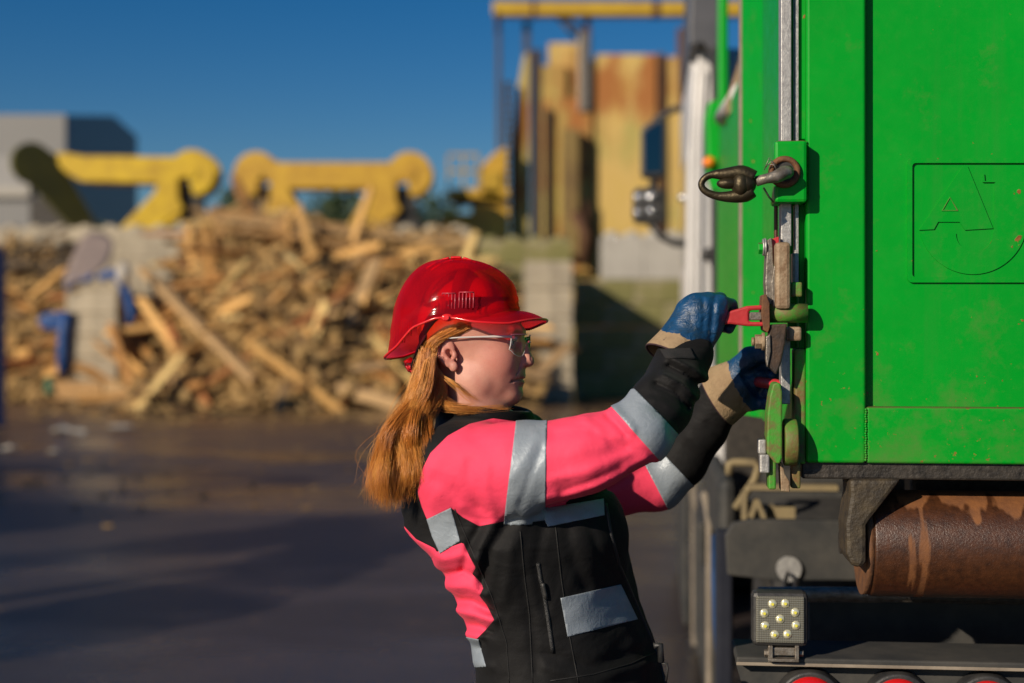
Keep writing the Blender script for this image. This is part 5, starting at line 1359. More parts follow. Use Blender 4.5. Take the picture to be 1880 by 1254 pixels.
def surf_tube(name, pts, r, mat, lift, par, n=8, sub=6):
    L = []
    for i in range(len(pts)-1):
        for k in range(sub): t = k/sub; L.append((pts[i][0]*(1-t)+pts[i+1][0]*t, pts[i][1]*(1-t)+pts[i+1][1]*t))
    L.append(pts[-1]); b = MB(); b.tube([on_jacket(x, y, lift) for x, y in L], r, n); return b.build(name, mat, par)
zp = surf_tube("pocket_zip", [(988, 1034), (992, 1060), (999, 1090), (1007, 1140), (1015, 1198)], .0042, zipm, -.0012, jacket)
surf_tube("zip_puller", [(996, 1070), (999, 1080), (1003, 1098)], .0036, M['black_metal'], .004, zp, 8, 2)
surf_tube("front_zip", [(1112, 925), (1122, 980), (1138, 1040), (1164, 1100), (1190, 1160), (1212, 1215), (1222, 1262)], .004, zipm, -.001, jacket)
b = MB()
for seg in ([(1200, 1186), (1212, 1184), (1214, 1215)], ):
    b.tube([P(x, y, 2.56) for x, y in seg], .006, 8)
b.tube([P(1215, 1218, 2.56), P(1224, 1219, 2.56), P(1226, 1228, 2.56), P(1223, 1250, 2.56)], .0022, 8)
b.build("cord_toggle", M['black_metal'], jacket)
seam_m = simple('black_seam', (.006, .006, .006), (.014, .013, .013), 300, .7)
# raised seams
surf_tube("seam", [(955, 975), (962, 1050), (972, 1130), (978, 1254)], .0011, seam_m, .0002, jacket, 6, 8)
surf_tube("seam", [(1020, 968), (1030, 1060), (1046, 1170), (1062, 1254)], .0011, seam_m, .0002, jacket, 6, 8)
surf_tube("seam", [(835, 935), (862, 1000), (905, 1100), (930, 1180), (935, 1254)], .0011, seam_m, .0002, jacket, 6, 8)
surf_tube("hem_seam", [(1010, 1250), (1090, 1238), (1160, 1218), (1205, 1196)], .0013, seam_m, .0002, jacket, 6, 8)
# velcro tab on the near sleeve
def patch(name, quad, mat, par, lift=.003, nu=14, nv=5):
    (a, b_, c, d) = [np.array(q, float) for q in quad]; mbp = MB(); vs = []
    for j in range(nv+1):
        for i in range(nu+1):
            u, v = i/nu, j/nv; p = (a*(1-u)+b_*u)*(1-v)+(d*(1-u)+c*u)*v; vs.append(on_jacket(p[0], p[1], lift))
    mbp.add(vs, [(j*(nu+1)+i, j*(nu+1)+i+1, (j+1)*(nu+1)+i+1, (j+1)*(nu+1)+i) for j in range(nv) for i in range(nu)], True)
    o = mbp.build(name, mat, par); so = o.modifiers.new("thick", 'SOLIDIFY'); so.thickness = .002; so.offset = 0; return o
patch("cuff_tab", [(1212, 642), (1268, 640), (1278, 660), (1222, 658)], simple("black_velcro", (.015, .015, .015), (.02, .018, .018), 300, .95, 0, .6, 500), jacket, .0012)

# ---------------------------------------------------------------- trousers and boots (mostly below the frame)
gt = Grid((-.1, 2.2, .06), (.52, 3.05, .92), .012)
Tt = chain(gt, [HIPc+np.array([0, 0, .05]), HIPc], [.15, .15], .05)
for h_, k_, f_ in ((hN, knN, ftN), (hF, knF, ftF)): Tt = smin(Tt, chain(gt, [h_, k_, f_], [.115, .085, .075], .03), .04)
Tt = smax(Tt, .09-gt.Z, .01)
Vt, Qt = nets(Tt, gt); npmesh("trousers", Vt, Qt, simple("black_work_trousers", (.014, .014, .015), (.02, .02, .02), 40, .85, 0, .3), person)
for f_ in (ftN, ftF):
    gs = Grid(f_-np.array([.2, .22, .12]), f_+np.array([.32, .22, .16]), .008)
    B_ = chain(gs, [f_+np.array([0, 0, .06]), f_+np.array([0, 0, -.03])], [.062, .058], .03); B_ = smin(B_, cone(gs, f_+np.array([0, 0, -.045]), f_+FD*.17+np.array([0, 0, -.055]), .05, .044), .03); B_ = smax(B_, .003-gs.Z, .004)
    Vs, Qs = nets(B_, gs); npmesh("boot", Vs, Qs, simple("black_leather", (.016, .014, .013), (.03, .026, .022), 40, .5, 0, .3), person)

# ---------------------------------------------------------------- gloves
def glove_mat():
    n = N("blue_dipped_glove")
    mr = n.n("ShaderNodeMapRange"); mr.inputs[1].default_value = -.5; mr.inputs[2].default_value = .5
    n.l(n.math('ADD', n.attr("blue"), n.math('MULTIPLY', n.math('SUBTRACT', n.noise(120, 3, .6), .5), 9.0)), mr.inputs[0])
    f = n.noise(40, 6, .7); bluec = n.ramp(f, (.3, (.005, .042, .11)), (.6, (.008, .062, .16)), (.78, (.02, .09, .16)))
    grime = n.ramp(n.noise(22, 6, .7, None, None, .8), (.46, 0.), (.66, .75)); bluec = n.mix(grime, bluec, (.022, .036, .04))
    scuff = n.ramp(n.noise(75, 6, .75, (1, 1, .4)), (.60, 0.), (.70, .55)); bluec = n.mix(scuff, bluec, (.20, .21, .17))
    can = n.ramp(n.noise(26, 6, .7), (.3, (.37, .26, .145)), (.7, (.27, .18, .10))); spot = n.ramp(n.noise(70, 3, .6), (.68, 0.), (.74, .7)); can = n.mix(spot, can, (.06, .05, .04))
    col = n.mix(mr.outputs[0], can, bluec); pip = n.ramp(n.attr("rim"), (.3, 0.), (.6, 1.)); col = n.mix(pip, col, (.035, .014, .02))
    ro = n.mix(mr.outputs[0], (.85,)*3, (.40,)*3)
    nm = n.bump(n.noise(34, 5, .6, None, None, 1.2), .75, .006); nm = n.bump(n.noise(300, 3, .6), .2, .001, nm)
    return n.set(col, ro, 0, nm)
GM = glove_mat()
def glove(F, g, blue_fn, rim_fn):
    V, Q = nets(F, g); o = npmesh("glove", V, Q, GM, person)
    x, y = pxof(V); set_attr(o, "blue", blue_fn(V, x, y)); set_attr(o, "rim", rim_fn(V, x, y)); return o
# right hand (near): knuckles up, fingers over the red lever
g1 = Grid(q3(1165, 705, 2.50)*np.array([1, 1, 1])-np.array([0, 0, 0]), q3(1375, 520, 2.70), .0018)
c0, c1 = q3(1246, 650, 2.572), q3(1262, 612, 2.585)
pal = ellip(g1, q3(1283, 590, 2.578), (.046, .026, .044), Matrix.Rotation(R(-35), 3, 'Y'))
pal = smin(pal, chain(g1, [q3(1255, 618, 2.582), q3(1282, 575, 2.578), q3(1312, 566, 2.574)], [.036, .030, .024], .02), .02)
pal = smin(pal, chain(g1, [q3(1290, 640, 2.578), q3(1302, 605, 2.572), q3(1310, 575, 2.574)], [.017, .018, .016], .01), .012)
fing = None
for (kx, ky, kY, mx, my, mY, dx_, dy_, dY, tx, ty, tY, r) in (
   (1256, 566, 2.592, 1268, 556, 2.632, 1284, 575, 2.645, 1290, 596, 2.635, .0125),
   (1278, 556, 2.586, 1294, 550, 2.628, 1308, 572, 2.640, 1310, 598, 2.628, .0128),
   (1302, 551, 2.580, 1322, 550, 2.616, 1334, 573, 2.628, 1330, 600, 2.616, .0125),
   (1324, 554, 2.574, 1342, 560, 2.602, 1349, 580, 2.612, 1338, 603, 2.604, .0112)):
    ch = chain(g1, [q3(kx, ky, kY), q3(mx, my, mY), q3(dx_, dy_, dY), q3(tx, ty, tY)], [r*1.12, r*1.02, r*.98, r*.9], .004)
    fing = ch if fing is None else smin(fing, ch, .0035)
H1 = smin(pal, fing, .008)
H1 = smin(H1, chain(g1, [q3(1250, 620, 2.60), q3(1276, 602, 2.630), q3(1308, 596, 2.632), q3(1326, 592, 2.625)], [.017, .015, .0135, .012], .006), .008)
for pts, dep, wd in (([(1265, 555), (1270, 585), (1262, 610)], -1.6, 6), ([(1290, 548), (1293, 585), (1288, 615)], -1.8, 5), ([(1312, 548), (1306, 590), (1302, 640)], -2.4, 5), ([(1240, 590), (1280, 600), (1315, 612)], 1.5, 6), ([(1225, 606), (1255, 603), (1285, 625)], -1.5, 4), ([(1318, 560), (1318, 590), (1312, 625)], 1.8, 5)):
    xg = CX+g1.X/g1.Y*FPX; yg = HY-(g1.Z-EYE)/g1.Y*FPX
    H1 = H1-dep*.001*np.exp(-(sdline(xg, yg, pts)/wd)**2)*(g1.Y < 2.59)
dcf = (c1-c0)/np.linalg.norm(c1-c0)
co0, co1 = c0+np.array([0, 0, 0])-dcf*.004, q3(1266, 600, 2.585)
def flare(g, a, b, ra, rb, th, k=.003):
    d = (b-a)/np.linalg.norm(b-a); t = (g.X-a[0])*d[0]+(g.Y-a[1])*d[1]+(g.Z-a[2])*d[2]; L = np.linalg.norm(b-a)
    q = np.sqrt(np.maximum((g.X-a[0])**2+(g.Y-a[1])**2+(g.Z-a[2])**2-t*t, 0)); r = ra+(rb-ra)*np.clip(t/L, -.2, 1.3)
    out = smax(smax(q-r, -t, k), t-L, k); return out, smax(q-(r-th), t-L*.97, k), t
ra0, ra1 = q3(1238, 664, 2.57), q3(1270, 604, 2.585)
out, inn, tt = flare(g1, ra0, ra1, .0605, .040, .0045)
H1 = smin(H1, out, .012)
H1 = smax(H1, -smax(inn, tt-.062, .004), .002)
# right side of the cuff dips along the heel of the hand
def blue1(V, x, y):
    b = sdpoly(x, y, [(1205, 600), (1222, 610), (1243, 611), (1262, 622), (1278, 629), (1290, 640), (1296, 662), (1320, 680), (1400, 640), (1400, 480), (1205, 480)]); return b
def rimf(a, b, w):
    d = (b-a)/np.linalg.norm(b-a)
    return lambda V, x, y: np.exp(-(((V-a)@d)/w)**2)
glove1 = glove(H1, g1, blue1, rimf(ra0, ra1, .0032))
# left hand (far): fist round the dark bar
g2 = Grid(q3(1270, 810, 2.675), q3(1452, 610, 2.86), .0019)
pal = ellip(g2, q3(1380, 690, 2.795), (.040, .034, .050), Matrix.Rotation(R(20), 3, 'Y'))
pal = smin(pal, cone(g2, q3(1335, 722, 2.805), q3(1378, 698, 2.795), .046, .036), .02)
H2 = pal; fing = None
for (k_, m_, d_, t_, r) in (((1400, 668, 2.780), (1428, 662, 2.760), (1438, 668, 2.740), (1424, 672, 2.730), .0135), ((1402, 690, 2.780), (1430, 690, 2.757), (1436, 692, 2.740), (1420, 692, 2.735), .0138), ((1399, 714, 2.780), (1414, 716, 2.763), (1420, 718, 2.747), (1410, 718, 2.740), .0135), ((1388, 738, 2.785), (1412, 742, 2.763), (1422, 742, 2.745), (1410, 740, 2.731), .0122)):
    ch = chain(g2, [q3(*k_), q3(*m_), q3(*d_), q3(*t_)], [r*1.2, r, r*.95, r*.88], .004); fing = ch if fing is None else smin(fing, ch, .0035)
H2 = smin(H2, fing, .008)
H2 = smin(H2, chain(g2, [q3(1356, 674, 2.777), q3(1376, 655, 2.760), q3(1400, 648, 2.750), q3(1418, 652, 2.740)], [.021, .019, .0165, .0145], .006), .006)
H2 = smin(H2, ellip(g2, q3(1378, 742, 2.777), (.016, .013, .014)), .01)
xg = CX+g2.X/g2.Y*FPX; yg = HY-(g2.Z-EYE)/g2.Y*FPX
for pts, dep, wd in (([(1352, 688), (1375, 690), (1398, 674), (1410, 668)], -4.0, 5), ([(1362, 676), (1384, 672), (1404, 660)], 1.8, 6), ([(1368, 716), (1386, 722), (1402, 716)], -2.5, 5), ([(1355, 705), (1372, 735), (1395, 745)], -1.8, 5), ([(1390, 690), (1396, 705), (1394, 722)], -1.6, 4)):
    H2 = H2-dep*.001*np.exp(-(sdline(xg, yg, pts)/wd)**2)*(g2.Y < 2.795)
rb0, rb1 = q3(1314, 731, 2.817), q3(1372, 697, 2.795)
out, inn, tt = flare(g2, rb0, rb1, .063, .048, .0048)
H2 = smin(H2, out, .010); H2 = smax(H2, -smax(inn, tt-.055, .004), .002)
def blue2(V, x, y): return sdpoly(x, y, [(1332, 600), (1333, 655), (1341, 688), (1352, 714), (1366, 738), (1388, 762), (1420, 790), (1480, 700), (1480, 600)])
glove2 = glove(H2, g2, blue2, rimf(rb0, rb1, .0032))

# ---------------------------------------------------------------- hard hat
def HL(x, y, z): return HM @ Vector((x, y, z))          # head units to the world
hat = empty("hard_hat", HC); hat.parent = person
HI = Matrix.Translation(-HC)
def hat_mat():
    n = N("translucent_red_polycarbonate")
    tr = n.n("ShaderNodeBsdfTransparent"); tr.inputs[0].default_value = (1., .045, .085, 1)
    f = n.noise(3, 3, .5); sc = n.noise(14, 5, .7, (1, 1, 4))
    n.set((.85, .02, .05), n.ramp(sc, (.4, .08), (.75, .2)), 0, n.bump(f, .02, .02), Coat_Weight=.3)
    n.b.inputs["Specular IOR Level"].default_value = .6
    mx = n.n("ShaderNodeMixShader"); mx.inputs[0].default_value = .18
    n.l(tr.outputs[0], mx.inputs[1]); n.l(n.b.outputs[0], mx.inputs[2]); tl = n.n("ShaderNodeBsdfTranslucent"); tl.inputs[0].default_value = (1., .05, .13, 1); m2 = n.n("ShaderNodeMixShader"); m2.inputs[0].default_value = .32; n.l(mx.outputs[0], m2.inputs[1]); n.l(tl.outputs[0], m2.inputs[2]); n.l(m2.outputs[0], n.out.inputs[0]); return n.m
HTM = hat_mat()
NA, NT = 96, 26
RX = [-152, -146, -134, -110, -77, -36, -13, 24, 60, 80, 94]; RZ = [-10, -8, -4, 9, 42, 57, 58.5, 57, 62, 70, 74]
def rim(ph):
    x = -26+(120 if math.cos(ph) > 0 else 124)*math.cos(ph); y = 101*math.sin(ph); return x, y, float(np.interp(x, RX, RZ))-5
V = []; Fh = []
for i in range(NT+1):
    t = i/NT*math.pi/2
    for k in range(NA):
        ph = 2*math.pi*k/NA; x, y, z = rim(ph); c = math.cos(t); s_ = math.sin(t)
        e = .62+.33*max(0, math.cos(ph))
        c = c**e; zt_ = 162
        bx = -26 if True else 0
        X_ = bx+4*s_+(x-bx)*c; Y_ = y*c; Z_ = z+(zt_-z)*s_
        # raised central ridge and a groove above the rim
        rd = 3.4*math.exp(-(Y_/24)**6)*min(1, max(0, (s_-.35)/.15))
        gr = -2.2*math.exp(-((s_-.16)/.05)**2)
        nrm = Vector(((X_+26)/124, Y_/101, (Z_-55)/115)); nrm.normalize()
        V.append(HL(*(Vector((X_, Y_, Z_))+nrm*(rd+gr)))-HC)
for i in range(NT):
    for k in range(NA): Fh.append((i*NA+k, i*NA+(k+1) % NA, (i+1)*NA+(k+1) % NA, (i+1)*NA+k))
shell_b = MB(); shell_b.add(V, Fh, True)
# brim
Vb_ = []; nb = 9
for j in range(nb+1):
    u = j/nb
    for k in range(NA):
        ph = 2*math.pi*k/NA; x, y, z = rim(ph); pk_ = max(0., math.cos(ph)); pk_ = min(1, max(0, (pk_-.12)/.62)); pk_ = pk_*pk_*(3-2*pk_)
        wd_ = 6+45*pk_; drop = 3+13*pk_+2*max(0, -math.cos(ph))
        d = Vector((math.cos(ph)*1.0, math.sin(ph)*.95*(1-.35*pk_), 0))
        uu = u
        zz_ = z-drop*(uu**1.25)+2.5*math.sin(u*math.pi)*pk_
        Vb_.append(HL(x+d.x*wd_*uu, y+d.y*wd_*uu, zz_)-HC)
shell_b.add(Vb_, [(j*NA+k, (j+1)*NA+k, (j+1)*NA+(k+1) % NA, j*NA+(k+1) % NA) for j in range(nb) for k in range(NA)], True)
shell = shell_b.build("shell", HTM, hat)
# rolled lip, vents, lug
b = MB(); b.tube([Vector(Vb_[nb*NA+k]) for k in range(NA)], .0024, 8, closed=True)
lipm_ = simple("red_edge", (.72, .02, .02), (.66, .015, .02), 20, .18, 0, 0)
b.build("rolled_edge", lipm_, shell)
b = MB()
for (a0, a1) in ((-62, -40), (-36, -14), (-10, 12), (16, 34)):
    for yy in (-17, 17):
        pts = []
        for q in np.linspace(a0, a1, 6): pts.append(HL(-22+q*.9, yy, 164.8+2-(.0052 if q < 0 else .0056)*q*q*1.05)-HC)
        b.tube(pts, .0022, 8)
b.build("vent", lipm_, shell)
b = MB(); b.ell(HL(-13, -107, 50)-HC, (.011, .0035, .007)); b.cyl(HL(-13, -112, 50)-HC, HL(-13, -104, 50)-HC, .0042, 14); b.build("strap_lug", lipm_, shell)
# harness inside
har = MB(); hb = []
for zoff, h in ((0, 0),):
    ring0 = []; ring1 = []
    for k in range(64):
        ph = 2*math.pi*k/64; x = -4+88*math.cos(ph); y = 82*math.sin(ph); zb_ = float(np.interp(x, [-92, -70, -40, 0, 60, 84], [-14, 20, 50, 60, 64, 66]))
        ring0.append(HL(x, y, zb_)-HC); ring1.append(HL(x, y, zb_+27)-HC)
    har.add(ring0+ring1, [(k, (k+1) % 64, 64+(k+1) % 64, 64+k) for k in range(64)], True)
har_o = har.build("headband", simple("black_headband", (.02, .018, .02), (.035, .03, .03), 60, .55, 0, .2), hat)
so = har_o.modifiers.new("thick", 'SOLIDIFY'); so.thickness = .002
b = MB()
for ang in (-90, -45, 0, 45, 90, 135, 180, 225):
    pts = []
    for q in np.linspace(0, 1, 9):
        x0, y0 = -4+88*math.cos(R(ang)), 82*math.sin(R(ang)); zz0 = 75
        pts.append(Vector((-4+(x0+4)*math.cos(q*1.57), y0*math.cos(q*1.57), zz0+72*math.sin(q*1.57))))
    w3 = Vector((-math.sin(R(ang)), math.cos(R(ang)), 0))*10
    vs = [HL(*(p+w3))-HC for p in pts]+[HL(*(p-w3))-HC for p in pts]
    b.add(vs, [(i, i+1, 9+i+1, 9+i) for i in range(8)], True)
st_o = b.build("crown_strap", simple("red_webbing", (.25, .02, .03), (.16, .015, .02), 200, .8, 0, .4, 500), hat); so = st_o.modifiers.new("thick", 'SOLIDIFY'); so.thickness = .0016
# suspension clips seen through the shell
clipm = simple("pale_red_clip", (.48, .05, .07), (.36, .03, .05), 60, .35, 0, .1)
b = MB()
for xx, yy, zz2, w_2 in ((-34, -96, 74, 11), (-14, -97, 80, 12), (18, -95, 82, 13), (-118, -45, 22, 9), (-100, -66, 34, 9)):
    for k in range(5): b.tube([HL(xx-w_2+k*w_2*.5, yy, zz2-14)-HC, HL(xx-w_2+k*w_2*.5, yy*.985, zz2+14)-HC], .0013, 6)
    b.tube([HL(xx-w_2, yy, zz2+14)-HC, HL(xx+w_2, yy, zz2+14)-HC], .0013, 6)
    b.build("suspension_clip", clipm, hat); b = MB()
# rear strap and ratchet knob
b = MB(); pts = [HL(-62, -58, 30)-HC, HL(-78, -52, 10)-HC, HL(-92, -38, -12)-HC, HL(-104, -14, -28)-HC, HL(-106, 0, -30)-HC]
w3 = Vector((.004, 0, .012)); b.add([p+w3 for p in pts]+[p-w3 for p in pts], [(i, i+1, len(pts)+i+1, len(pts)+i) for i in range(len(pts)-1)], True)
o = b.build("nape_strap", har_o.data.materials[0], hat); so = o.modifiers.new("thick", 'SOLIDIFY'); so.thickness = .003
kn = MB(); kc = HL(-110, -6, -34)-HC; kd = Vector((-.82, -.18, -.5)).normalized()
kn.cyl(kc-kd*.012, kc+kd*.003, .0125, 24)
for k in range(9):
    a = 6.283*k/9; u_ = kd.orthogonal().normalized(); w_3 = kd.cross(u_)
    pp = kc+(u_*math.cos(a)+w_3*math.sin(a))*.0115; kn.tube([pp-kd*.011, pp+kd*.004], .0034, 8)
kn.cyl(kc+kd*.003, kc+kd*.007, .010, 24, .008)
kn.build("ratchet_knob", simple("red_knob", (.58, .02, .03), (.5, .015, .02), 30, .16, 0, 0), hat)

b = MB()
for s in (-1, 1):
    arcp = [Vector((91.5, 22*s, 12.5)), Vector((94.0, 29*s, 15.0)), Vector((91.5, 36*s, 14.6)), Vector((85.5, 42.5*s, 12.0))]
    b.tube([HL(*p) for p in arcp], .0009, 6)
    for k in range(16):
        t = k/15*2.999; i = int(t); p = arcp[i].lerp(arcp[i+1], t-i); d = Vector((5.5, 1.2*s*(t-1), 1.6+.5*math.sin(k)))
        b.tube([HL(*p), HL(*(p+d*.6)), HL(*(p+d+Vector((0, 0, 1.0))))], [.0005, .0004, .00015], 5)
b.build("eyelashes", simple("dark_lashes", (.03, .015, .008), (.05, .025, .012), 50, .7), person)
# ---------------------------------------------------------------- safety glasses
gl = empty("safety_glasses", HC); gl.parent = person
clear = N("clear_lens"); _t = clear.n("ShaderNodeBsdfTransparent"); _t.inputs[0].default_value = (.93, .95, .95, 1)
_g = clear.n("ShaderNodeBsdfGlossy"); _g.inputs["Roughness"].default_value = .02; _m = clear.n("ShaderNodeMixShader"); _m.inputs[0].default_value = .07
clear.l(_t.outputs[0], _m.inputs[1]); clear.l(_g.outputs[0], _m.inputs[2]); clear.l(_m.outputs[0], clear.out.inputs[0]); clear = clear.m
green_l = N("green_mirrored_lens"); _t = green_l.n("ShaderNodeBsdfTransparent"); _t.inputs[0].default_value = (.06, .5, .14, 1); green_l.set((.02, .22, .06), .08, .3)
_m = green_l.n("ShaderNodeMixShader"); _m.inputs[0].default_value = .5; green_l.l(_t.outputs[0], _m.inputs[1]); green_l.l(green_l.b.outputs[0], _m.inputs[2]); green_l.l(_m.outputs[0], green_l.out.inputs[0]); green_l = green_l.m
plast = simple("clear_grey_frame", (.62, .60, .57), (.55, .53, .5), 30, .12, 0, 0)
def lens_pts(s):
    rows = []
    for j in range(9):
        v = j/8; row = []
        for i in range(13):
            u = i/12      # 0 nose side .. 1 temple side
            ang = .10+u*1.02
            x = 114-36*(1-math.cos(ang))-1.5*(v-.5)**2*4-4*u*0
            y = s*(7+58*math.sin(ang)*.98)
            top = 26-3*u; bot = (-8 if u > .25 else -8+30*(.25-u))-10*math.sin(min(1, u*1.1)*math.pi)*.7+8*max(0, u-.75)*2
            z = top+(bot-top)*v
            row.append((x-6*v*(0.5), y, z))
        rows.append(row)
    return rows
for s in (-1, 1):
    b = MB(); rows = lens_pts(s); b.add([HL(*p)-HC for r_ in rows for p in r_], [(j*13+i, j*13+i+1, (j+1)*13+i+1, (j+1)*13+i) for j in range(8) for i in range(12)], True)
    o = b.build("lens", clear if s < 0 else green_l, gl); so = o.modifiers.new("thick", 'SOLIDIFY'); so.thickness = .0014
    # outer rim of the lens
    b = MB(); edge_ = rows[0]+[rows[j][-1] for j in range(1, 9)]
    b.tube([HL(*p)-HC for p in edge_], .0010, 8); b.tube([HL(*p)-HC for p in rows[-1]], .0006, 6); b.build("lens_rim", plast, o)
    b = MB(); h = rows[1][-1]
    pts = [HL(h[0]+1, h[1], 19.5)-HC, HL(70, s*66, 19)-HC, HL(40, s*73, 18)-HC, HL(5, s*80, 16.5)-HC, HL(-30, s*80, 14)-HC, HL(-52, s*80, 2)-HC]
    b.tube(pts, [.0026, .0024, .0019, .0015, .0012, .001], 8); b.build("temple_arm", plast, gl)
b = MB(); b.tube([HL(114, -7, 12)-HC, HL(113.5, 0, 14)-HC, HL(114, 7, 12)-HC], .0018, 8); b.build("bridge", plast, gl)

# ---------------------------------------------------------------- hair
hr = np.random.default_rng(11)
hv = []; hf = []; hs = []
def strand(pts, r0, shade, n=3):
    """thin tapered tube along points (list of Vector)"""
    A_ = np.array([tuple(p) for p in pts]); ex, ey = pxof(A_)
    if (((ex-826)/24)**2+((ey-656)/34)**2 < 1).any(): return
    o = len(hv); m = len(pts)
    for i, p in enumerate(pts):
        t = (pts[min(i+1, m-1)]-pts[max(i-1, 0)]).normalized(); a = t.cross(Vector((.3, -1, .2))).normalized(); b_ = t.cross(a)
        rr2 = r0*(1-.75*(i/(m-1))**2.2)
        for k in range(n):
            an = 2*math.pi*k/n; hv.append(p+a*math.cos(an)*rr2+b_*math.sin(an)*rr2); hs.append(shade)
    for i in range(m-1):
        for k in range(n): hf.append((o+i*n+k, o+i*n+(k+1) % n, o+(i+1)*n+(k+1) % n, o+(i+1)*n+k))
def cat(pts, m):
    """Catmull-Rom through points"""
    pts = [Vector(p) for p in pts]; pts = [pts[0]*2-pts[1]]+pts+[pts[-1]*2-pts[-2]]; out = []; ns = len(pts)-3
    for i in range(m+1):
        t = i/m*ns; k = min(int(t), ns-1); t -= k; a, b_, c, d = pts[k:k+4]
        out.append(.5*((2*b_)+(c-a)*t+(2*a-5*b_+4*c-d)*t*t+(3*b_-a-3*c+d)*t**3))
    return out
def lock(guide, count, r_start, r_end, rad=.0006, m=16, wob=.002, shade=(.3, .8), tiplen=.25):
    """a lock: strands following one guide (px,py,Y) with a spread that grows"""
    G = [P(*q) for q in guide]; sh0 = hr.uniform(*shade)
    for _ in range(count):
        d = hr.normal(size=3); d[1] *= .7; d = Vector(d); e = Vector(hr.normal(size=3)); L = 1-hr.random()**2*tiplen; n_ = len(G)
        pts = []
        for i, p in enumerate(G):
            u = i/(n_-1); pts.append(p+d*(r_start+(r_end-r_start)*u)*.55+e*wob*u)
        c = cat(pts, m); k = max(5, int(len(c)*L)); strand(c[:k], rad*hr.uniform(.7, 1.25), min(1, max(0, sh0+hr.normal()*.07)))
YB_ = 2.50
# main fall down the back, several overlapping locks
tips = [(672, 915), (681, 925), (694, 905), (700, 930), (712, 928), (722, 935), (735, 905), (745, 890), (683, 880), (730, 930), (708, 900), (690, 935), (752, 850), (760, 872), (676, 895)]
for k in range(44):
    tx, ty = tips[k % len(tips)]; tx += hr.normal()*6+15; ty += hr.normal()*10
    u = (tx-670)/90
    sx = 786+hr.uniform(-14, 14); sy = 668+hr.uniform(-26, 30); Y0 = 2.565+hr.uniform(-.03, .05)
    mid1 = (sx-6-12*(1-u)+hr.normal()*4, 725+hr.normal()*6, Y0-.015); mid2 = (738+44*(u-.5)*1.3+hr.normal()*6, 790, 2.50+hr.uniform(-.03, .05)); mid3 = (tx+12*(1-u*.3)+hr.normal()*6, 862+hr.normal()*6, 2.475+hr.uniform(-.03, .06))
    lock([(sx, sy, Y0), mid1, mid2, mid3, (tx, ty, 2.48+hr.uniform(-.03, .06))], 230, .006, .011, .00028, 18, .004, (.15, .9), .42)
for k in range(16):
    tx, ty = tips[(k*3) % len(tips)]; sx = 800+hr.uniform(-6, 12)
    lock([(sx, 688+hr.uniform(-6, 8), 2.556), (sx+2, 722+hr.normal()*4, 2.55), (sx-14, 752+hr.normal()*5, 2.535), (768+hr.normal()*8, 800, 2.505), (740+hr.normal()*10, 850, 2.48), (tx+25, ty-20, 2.47)], 170, .005, .012, .00027, 18, .003, (.15, .9), .3)
# strands sweeping from the temple back over the ear root
for k in range(26):
    sx = 868-hr.uniform(0, 50); sy = 596+hr.uniform(-3, 16)*(1 if sx > 840 else 1.6)
    def near_y(x, y, lift):
        o_ = Vector((0, 0, EYE)); d = (P(x, y, 2.5)-o_).normalized(); h = head_bvh.ray_cast(o_, d); return (h[0].y-lift) if h[0] else 2.58
    m1 = (sx-26, sy+10+hr.uniform(0, 8)); m2 = (797+hr.normal()*4, 634+hr.uniform(-6, 14)); m3 = (790+hr.normal()*5, 690+hr.normal()*6)
    lock([(sx, sy, near_y(sx, sy, .001)), (m1[0], m1[1], near_y(*m1, .003)), (m2[0], m2[1], 2.548), (m3[0]-4, m3[1], 2.558), (770+hr.normal()*8, 745, 2.52), (738+hr.normal()*10, 810, 2.50)], 110, .003, .010, .00027, 16, .002, (.35, .95), .35)
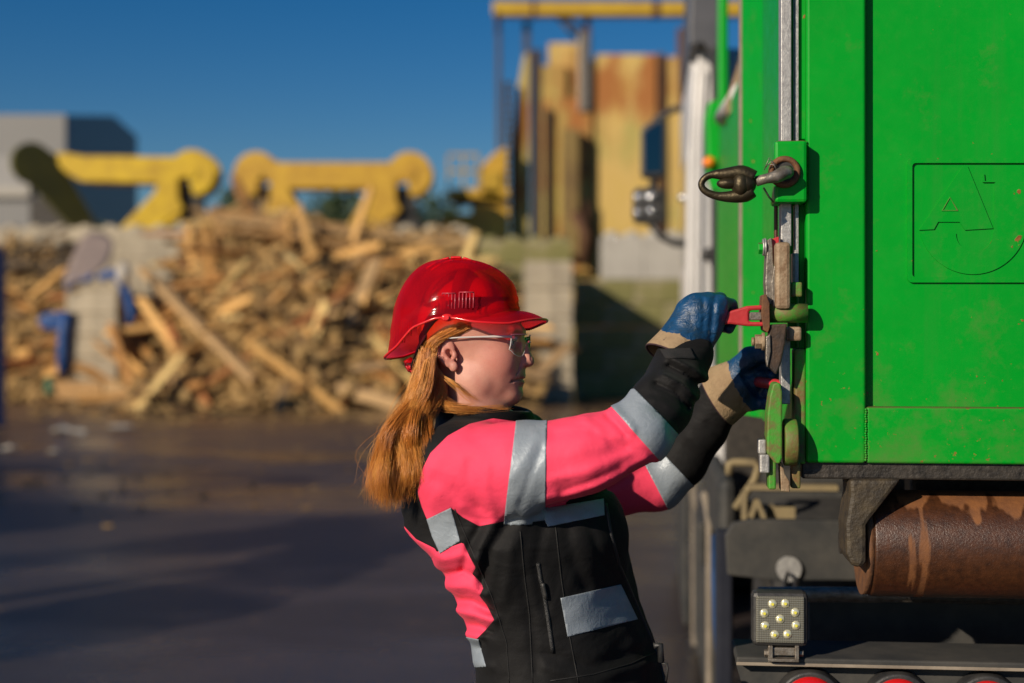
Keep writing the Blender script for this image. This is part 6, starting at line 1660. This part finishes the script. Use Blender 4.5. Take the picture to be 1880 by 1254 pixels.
# behind the ear, on to the neck and forward over the collar
for k in range(5):
    sx = 803+hr.uniform(-12, 10); sy = 672+hr.uniform(-14, 14)
    lock([(sx, sy, 2.552), (812+hr.normal()*5, 716+hr.normal()*4, 2.548), (822+hr.normal()*6, 742+hr.normal()*3, 2.545), (848, 752+hr.normal()*4, 2.54), (882+hr.normal()*8, 748+hr.normal()*4, 2.54)], 80, .004, .008, .00028, 14, .002, (.3, .9), .4)
for k in range(5):
    e_ = 925+hr.uniform(0, 38)
    lock([(800, 690, 2.55), (812, 735, 2.545), (838, 752, 2.54), (880, 752+hr.normal()*3, 2.545), (e_, 748+hr.normal()*3, 2.56)], 34, .004, .005, .00027, 14, .0015, (.5, 1), .3)
for k in range(5):
    lock([(812, 690, 2.545), (836, 706+hr.normal()*4, 2.536), (858, 728+hr.normal()*4, 2.54), (885, 742, 2.545)], 5, .003, .005, .00035, 12, .002, (.5, 1), .3)
# loose fly-aways
for k in range(34):
    sx = 775+hr.normal()*12; o_ = hr.normal(size=4)
    strand(cat([P(sx, 690, 2.55), P(sx-35+o_[0]*6, 755, 2.52), P(705+o_[1]*22, 830, 2.49), P(690+o_[2]*26, 900+o_[3]*16, 2.47)], 14), .00028, hr.uniform(.4, 1))
# scalp layer under the hat and behind the ears: the head's own surface, lifted
hx, hz = V0[:, 0], V0[:, 2]
def hair_edge(z): return np.interp(z, [-60, -30, -10, 8, 18, 28, 36, 44, 52, 70], [-58, -56, -50, -36, -16, 2, 10, 18, 40, 84])
def ear_d(): return np.hypot((hx+16)/24, (hz+13)/34)
m = (hx < hair_edge(hz)) & (hz > -110) & (ear_d() > 1.02)
fm = m[Q].all(1)
ids = np.unique(Q[fm]); re = -np.ones(len(V0), np.int64); re[ids] = np.arange(len(ids))
cen = np.array([8., 0, 20]); dirs = V0[ids]-cen; dirs[:, 2] *= .6; dirs /= np.linalg.norm(dirs, axis=1)[:, None]
edge_d = np.clip((hair_edge(V0[ids, 2])-V0[ids, 0])/22, 0, 1)
cap = np.array([HM @ Vector(p) for p in V0[ids]+dirs*(.6+4.2*edge_d)[:, None]])
nh = len(hv)
allv = np.concatenate([np.array([tuple(v) for v in hv]), cap])
capq = re[Q[fm]]+nh
def hair_mat():
    n = N("red_blonde_hair")
    s_ = n.attr("shade"); f = n.noise(34, 5, .7, (1, 1, .25))
    sh = n.math('ADD', n.math('MULTIPLY', s_, .75), n.math('MULTIPLY', f, .3))
    col = n.ramp(sh, (.15, (.27, .070, .010)), (.5, (.58, .205, .032)), (.85, (.78, .37, .08)))
    m = n.set(col, .38, 0, None, Anisotropic=.5)
    n.b.inputs["Specular IOR Level"].default_value = .6
    return m
hq = np.array([(a, b_, c, d) for a, b_, c, d in hf])
hair = npmesh("hair", allv, np.concatenate([hq, capq]), hair_mat(), person)
set_attr(hair, "shade", np.concatenate([np.array(hs), np.full(len(cap), .45)]))
